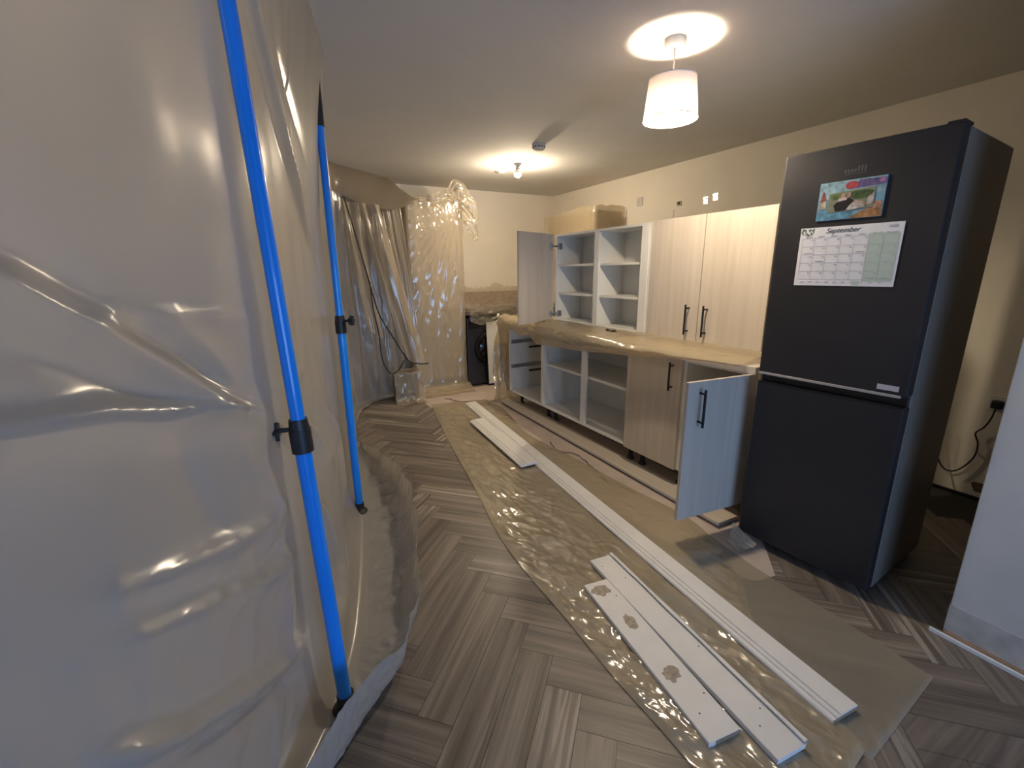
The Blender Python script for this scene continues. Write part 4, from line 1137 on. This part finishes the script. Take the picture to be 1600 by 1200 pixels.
# return worktop, washing machine, loose panel
rw = MB().box(2.052, 3.685, 4.965, 5.595, 0.885, 0.925, bev=0.003).build('return_worktop', MAT['worktop'])
tag(rw, 'dark worktop along the far wall above the washing machine', 'worktop')
sp = MB().box(2.10, 3.685, 5.580, 5.597, 0.926, 1.13, bev=0.002).build('splashback', MAT['splash'])
tag(sp, 'brown stone upstand behind the far worktop', 'splashback')
wm = empty('washing_machine', (2.368, 5.28, 0)); tag(wm, 'dark graphite washing machine under the far worktop', 'washing machine')
MB().box(-0.298, 0.298, -0.28, 0.29, 0.012, 0.845, bev=0.008).build('body', MAT['wm'], wm)
ring = MB()
n = 48
prof = [(0.135, -0.282), (0.14, -0.305), (0.155, -0.318), (0.180, -0.316), (0.195, -0.30), (0.198, -0.281)]
R_ = [[ring.bm.verts.new((-0.012 + r * math.cos(2 * math.pi * i / n), y, 0.47 + r * math.sin(2 * math.pi * i / n))) for i in range(n)] for r, y in prof]
for A, B in zip(R_, R_[1:]):
    for i in range(n): ring.bm.faces.new((A[i], A[(i + 1) % n], B[(i + 1) % n], B[i]))
dr = ring.build('door_ring', MAT['fgap'], wm, smooth='auto')
gl_ = MB()
R_ = [[gl_.bm.verts.new((-0.012 + r * math.cos(2 * math.pi * i / n), y, 0.47 + r * math.sin(2 * math.pi * i / n))) for i in range(n)] for r, y in ((0.138, -0.285), (0.10, -0.272 - 0.03), (0.05, -0.315), (0.004, -0.318))]
for A, B in zip(R_, R_[1:]):
    for i in range(n): gl_.bm.faces.new((A[i], A[(i + 1) % n], B[(i + 1) % n], B[i]))
gl_.build('door_glass', MAT['wmglass'], dr, smooth=True)
MB().box(-0.285, -0.12, -0.287, -0.28, 0.72, 0.82, bev=0.003).build('detergent_drawer', MAT['fgap'], wm)
MB().cyl((0.05, -0.279, 0.77), (0.05, -0.305, 0.77), 0.03, n=24).build('dial', MAT['steel'], wm, smooth='auto')
MB().box(-0.27, -0.19, -0.285, -0.28, 0.04, 0.11, bev=0.003).build('filter_flap', MAT['wm'], wm)
pn = MB().box(-0.085, 0.085, -0.009, 0.009, 0, 0.765, bev=0.0015).build('loose_panel', MAT['board'])
pn.location = (2.385, 4.900, 0.030); pn.rotation_euler = (math.radians(-3.5), 0, math.radians(4))
tag(pn, 'narrow white panel leaning against the washing machine', 'panel')
# plastic over the return worktop
rows = []
for k in range(81):
    u = k / 80
    x = 2.07 + 1.30 * u
    row = []
    for j in range(41):
        v = j / 40
        if v < 0.55:
            y = 5.57 - 0.62 * v / 0.55; z = 0.945 + (0.20 * max(0, 1 - v / 0.16))
        else:
            f = (v - 0.55) / 0.45
            y = 4.945 - 0.03 * f; z = 0.940 - (0.15 + 0.05 * math.sin(u * 12)) * f
        w_ = max(0, ridged(u * 6, v * 5, 1))
        z += 0.040 * w_ * (1 if v < 0.5 else 0.4) + 0.022 * max(0, ridged(u * 17, v * 11, 4)) + (0.05 * math.exp(-((u - 0.52) / 0.09) ** 2) + 0.10 * math.exp(-((u - 0.03) / 0.10) ** 2)) * max(0, 1 - v / 0.5)
        y -= (0.045 * abs(nz(u * 14, v * 5, 4)) + 0.025 * max(0, ridged(u * 22, v * 9, 8))) * (1 if v > 0.5 else 0.2)
        row.append(Vector((x, min(y, 5.575), z)))
    rows.append(row)
tag(MB().grid(rows).build('worktop_sheet', MAT['clear'], smooth=True), 'crumpled glossy plastic heaped over the far worktop', 'plastic sheet')

# wrapped box high on the wall
hd = MB().box(3.28, 3.685, 4.16, 5.08, 1.66, 2.04, bev=0.006).build('extractor_box', MAT['hood'])
tag(hd, 'boxed extractor under plastic above the open wall unit', 'extractor')
rows = []
path = [Vector((3.66, 4.10, 0)), Vector((3.45, 4.11, 0)), Vector((3.25, 4.12, 0)), Vector((3.245, 4.40, 0)), Vector((3.245, 4.75, 0)), Vector((3.245, 5.12, 0))]
for k in range(31):
    v = k / 30
    row = []
    for j in range(61):
        p = cr(path, (len(path) - 1) * j / 60)
        top = 2.075 + 0.030 * nz(p.y * 4, p.x * 5, 2) + 0.012 * nz(p.y * 14, p.x * 12, 2) - 0.03 * max(0, p.y - 4.3)
        p.z = top - (top - 1.62) * v
        dd = 0.012 * ridged(p.y * 6 + p.x * 5, p.z * 2, 7)
        if p.y < 4.15: p.y -= max(0, dd)
        else: p.x -= max(0, dd)
        row.append(p)
    rows.append(row)
tag(MB().grid(rows).build('extractor_wrap', MAT['cover'], smooth=True), 'brownish plastic draped around the extractor box on the wall', 'plastic wrap')

# ================================================================== PLASTIC ON THE WORKTOP
def drape(y0, y1, ny, prof, label, name='worktop_cover', seed=0.0, mat='cover'):
    rows = []
    for k in range(ny + 1):
        f = k / ny
        y = y0 + (y1 - y0) * f
        rows.append([Vector((x, y + yy, z)) for x, yy, z in prof(y, f)])
    return tag(MB().grid(rows).build(name, MAT[mat], smooth=True), label, 'plastic sheet')
def prof_main(y, f):
    # hem height along the run: low at the far end, climbing to the top near the fridge
    hem = cr([Vector((v_, 0, 0)) for v_ in (0.905, 0.885, 0.845, 0.815, 0.785, 0.765, 0.752)], 6 * min(1, max(0, (y - 1.45) / (3.42 - 1.45)))).x
    bul = 0.03 * math.sin(math.pi * min(1, max(0, (y - 1.4) / 2.1))) + 0.012
    out = []
    for j in range(33):
        v = j / 32
        if v < 0.5:
            g = v / 0.5
            x = 2.345 - 0.225 * g; z = 0.9215 + 0.020 * (1 - g) ** 2 + 0.008 * math.sin(math.pi * g) + 0.010 * max(0, ridged(x * 6, y * 3.5, 2))
            if y > 2.9: z += 0.015 * (y - 2.9) * math.sin(math.pi * g)
        else:
            g = (v - 0.5) / 0.5
            x = 2.115 - (bul + 0.02) * math.sin(math.pi * min(1, 0.15 + 0.85 * g)) - 0.024
            z = 0.922 - (0.922 - hem) * g
            x -= 0.020 * nz(y * 3.2, g * 1.3, 5) + 0.014 * max(0, ridged(y * 3.4, g * 1.8 + y, 9)) * g + 0.006 * ridged(y * 9, g * 3, 2)
        ee = max(0.0, 1 - f / 0.12)
        out.append((min(x, 2.345), ee * (0.10 * (1 - abs(2 * v - 1.15)) - 0.06 * max(0, v - 0.6) / 0.4 + 0.03 * nz(v * 7, 2.0)), z + ee * 0.008 * max(0, ridged(v * 4, f * 9, 3)) * (v < 0.55)))
    return out
drape(3.45, 1.40, 200, prof_main, 'plastic sheet bulging over the worktop edge above the open base units')
def prof_left(y, f):
    out = []
    for j in range(33):
        v = j / 32
        if v < 0.5:
            g = v / 0.5
            x = 2.62 - 0.50 * g; z = 0.918 + 0.018 * max(0, ridged(x * 4, y * 3, 4)) * math.sin(math.pi * min(1, g * 0.95 + 0.05)) + 0.008 + 0.05 * math.exp(-((x - 2.13) / 0.05) ** 2) * max(0, ridged(y * 3, 2.0, 5))
        else:
            g = (v - 0.5) / 0.5
            x = 2.10 - 0.04 * math.sin(math.pi * g) - 0.024 * max(0, ridged(y * 5, g, 3)); z = 0.935 - (0.125 + 0.03 * nz(y * 5, 1)) * g
        out.append((x, 0.0, z))
    return out
drape(4.16, 3.40, 70, prof_left, 'bunched plastic over the far end of the worktop, under the open cupboard door', seed=3)
# plastic hanging to the floor off the far end of the run
rows = []
for k in range(61):
    v = k / 60
    z = 0.95 - 0.935 * v
    row = []
    for j in range(31):
        u = j / 30
        x = 2.075 + 0.42 * u
        bag = 0.09 * math.sin(math.pi * v) ** 1.5 + 0.05 * max(0, (v - 0.85) / 0.15)
        y = 4.13 + bag + 0.05 * max(0, ridged(u * 4, v * 3, 6)) + 0.02 * nz(u * 9, v * 6, 1)
        row.append(Vector((x - 0.05 * v * (1 - u) + 0.02 * nz(v * 6, u * 3, 8), y, max(0.02, z))))
    rows.append(row)
tag(MB().grid(rows).build('end_sheet', MAT['cover'], smooth=True), 'clear plastic hanging to the floor off the far end of the cabinets', 'plastic sheet')
# small black bracket lying on the wrapped worktop
bk = empty('black_bracket', (2.262, 2.62, 0.945)); tag(bk, 'small black plastic fitting lying on the wrapped worktop', 'fitting')
MB().box(-0.010, 0.010, -0.055, 0.05, -0.006, 0.004, bev=0.003).build('strip', MAT['black'], bk)
MB().cyl((0, -0.035, -0.004), (0, -0.035, 0.010), 0.011, n=12).build('boss', MAT['black'], bk)
MB().box(-0.012, 0.008, 0.03, 0.046, -0.006, 0.010, bev=0.003).build('clip', MAT['black'], bk)
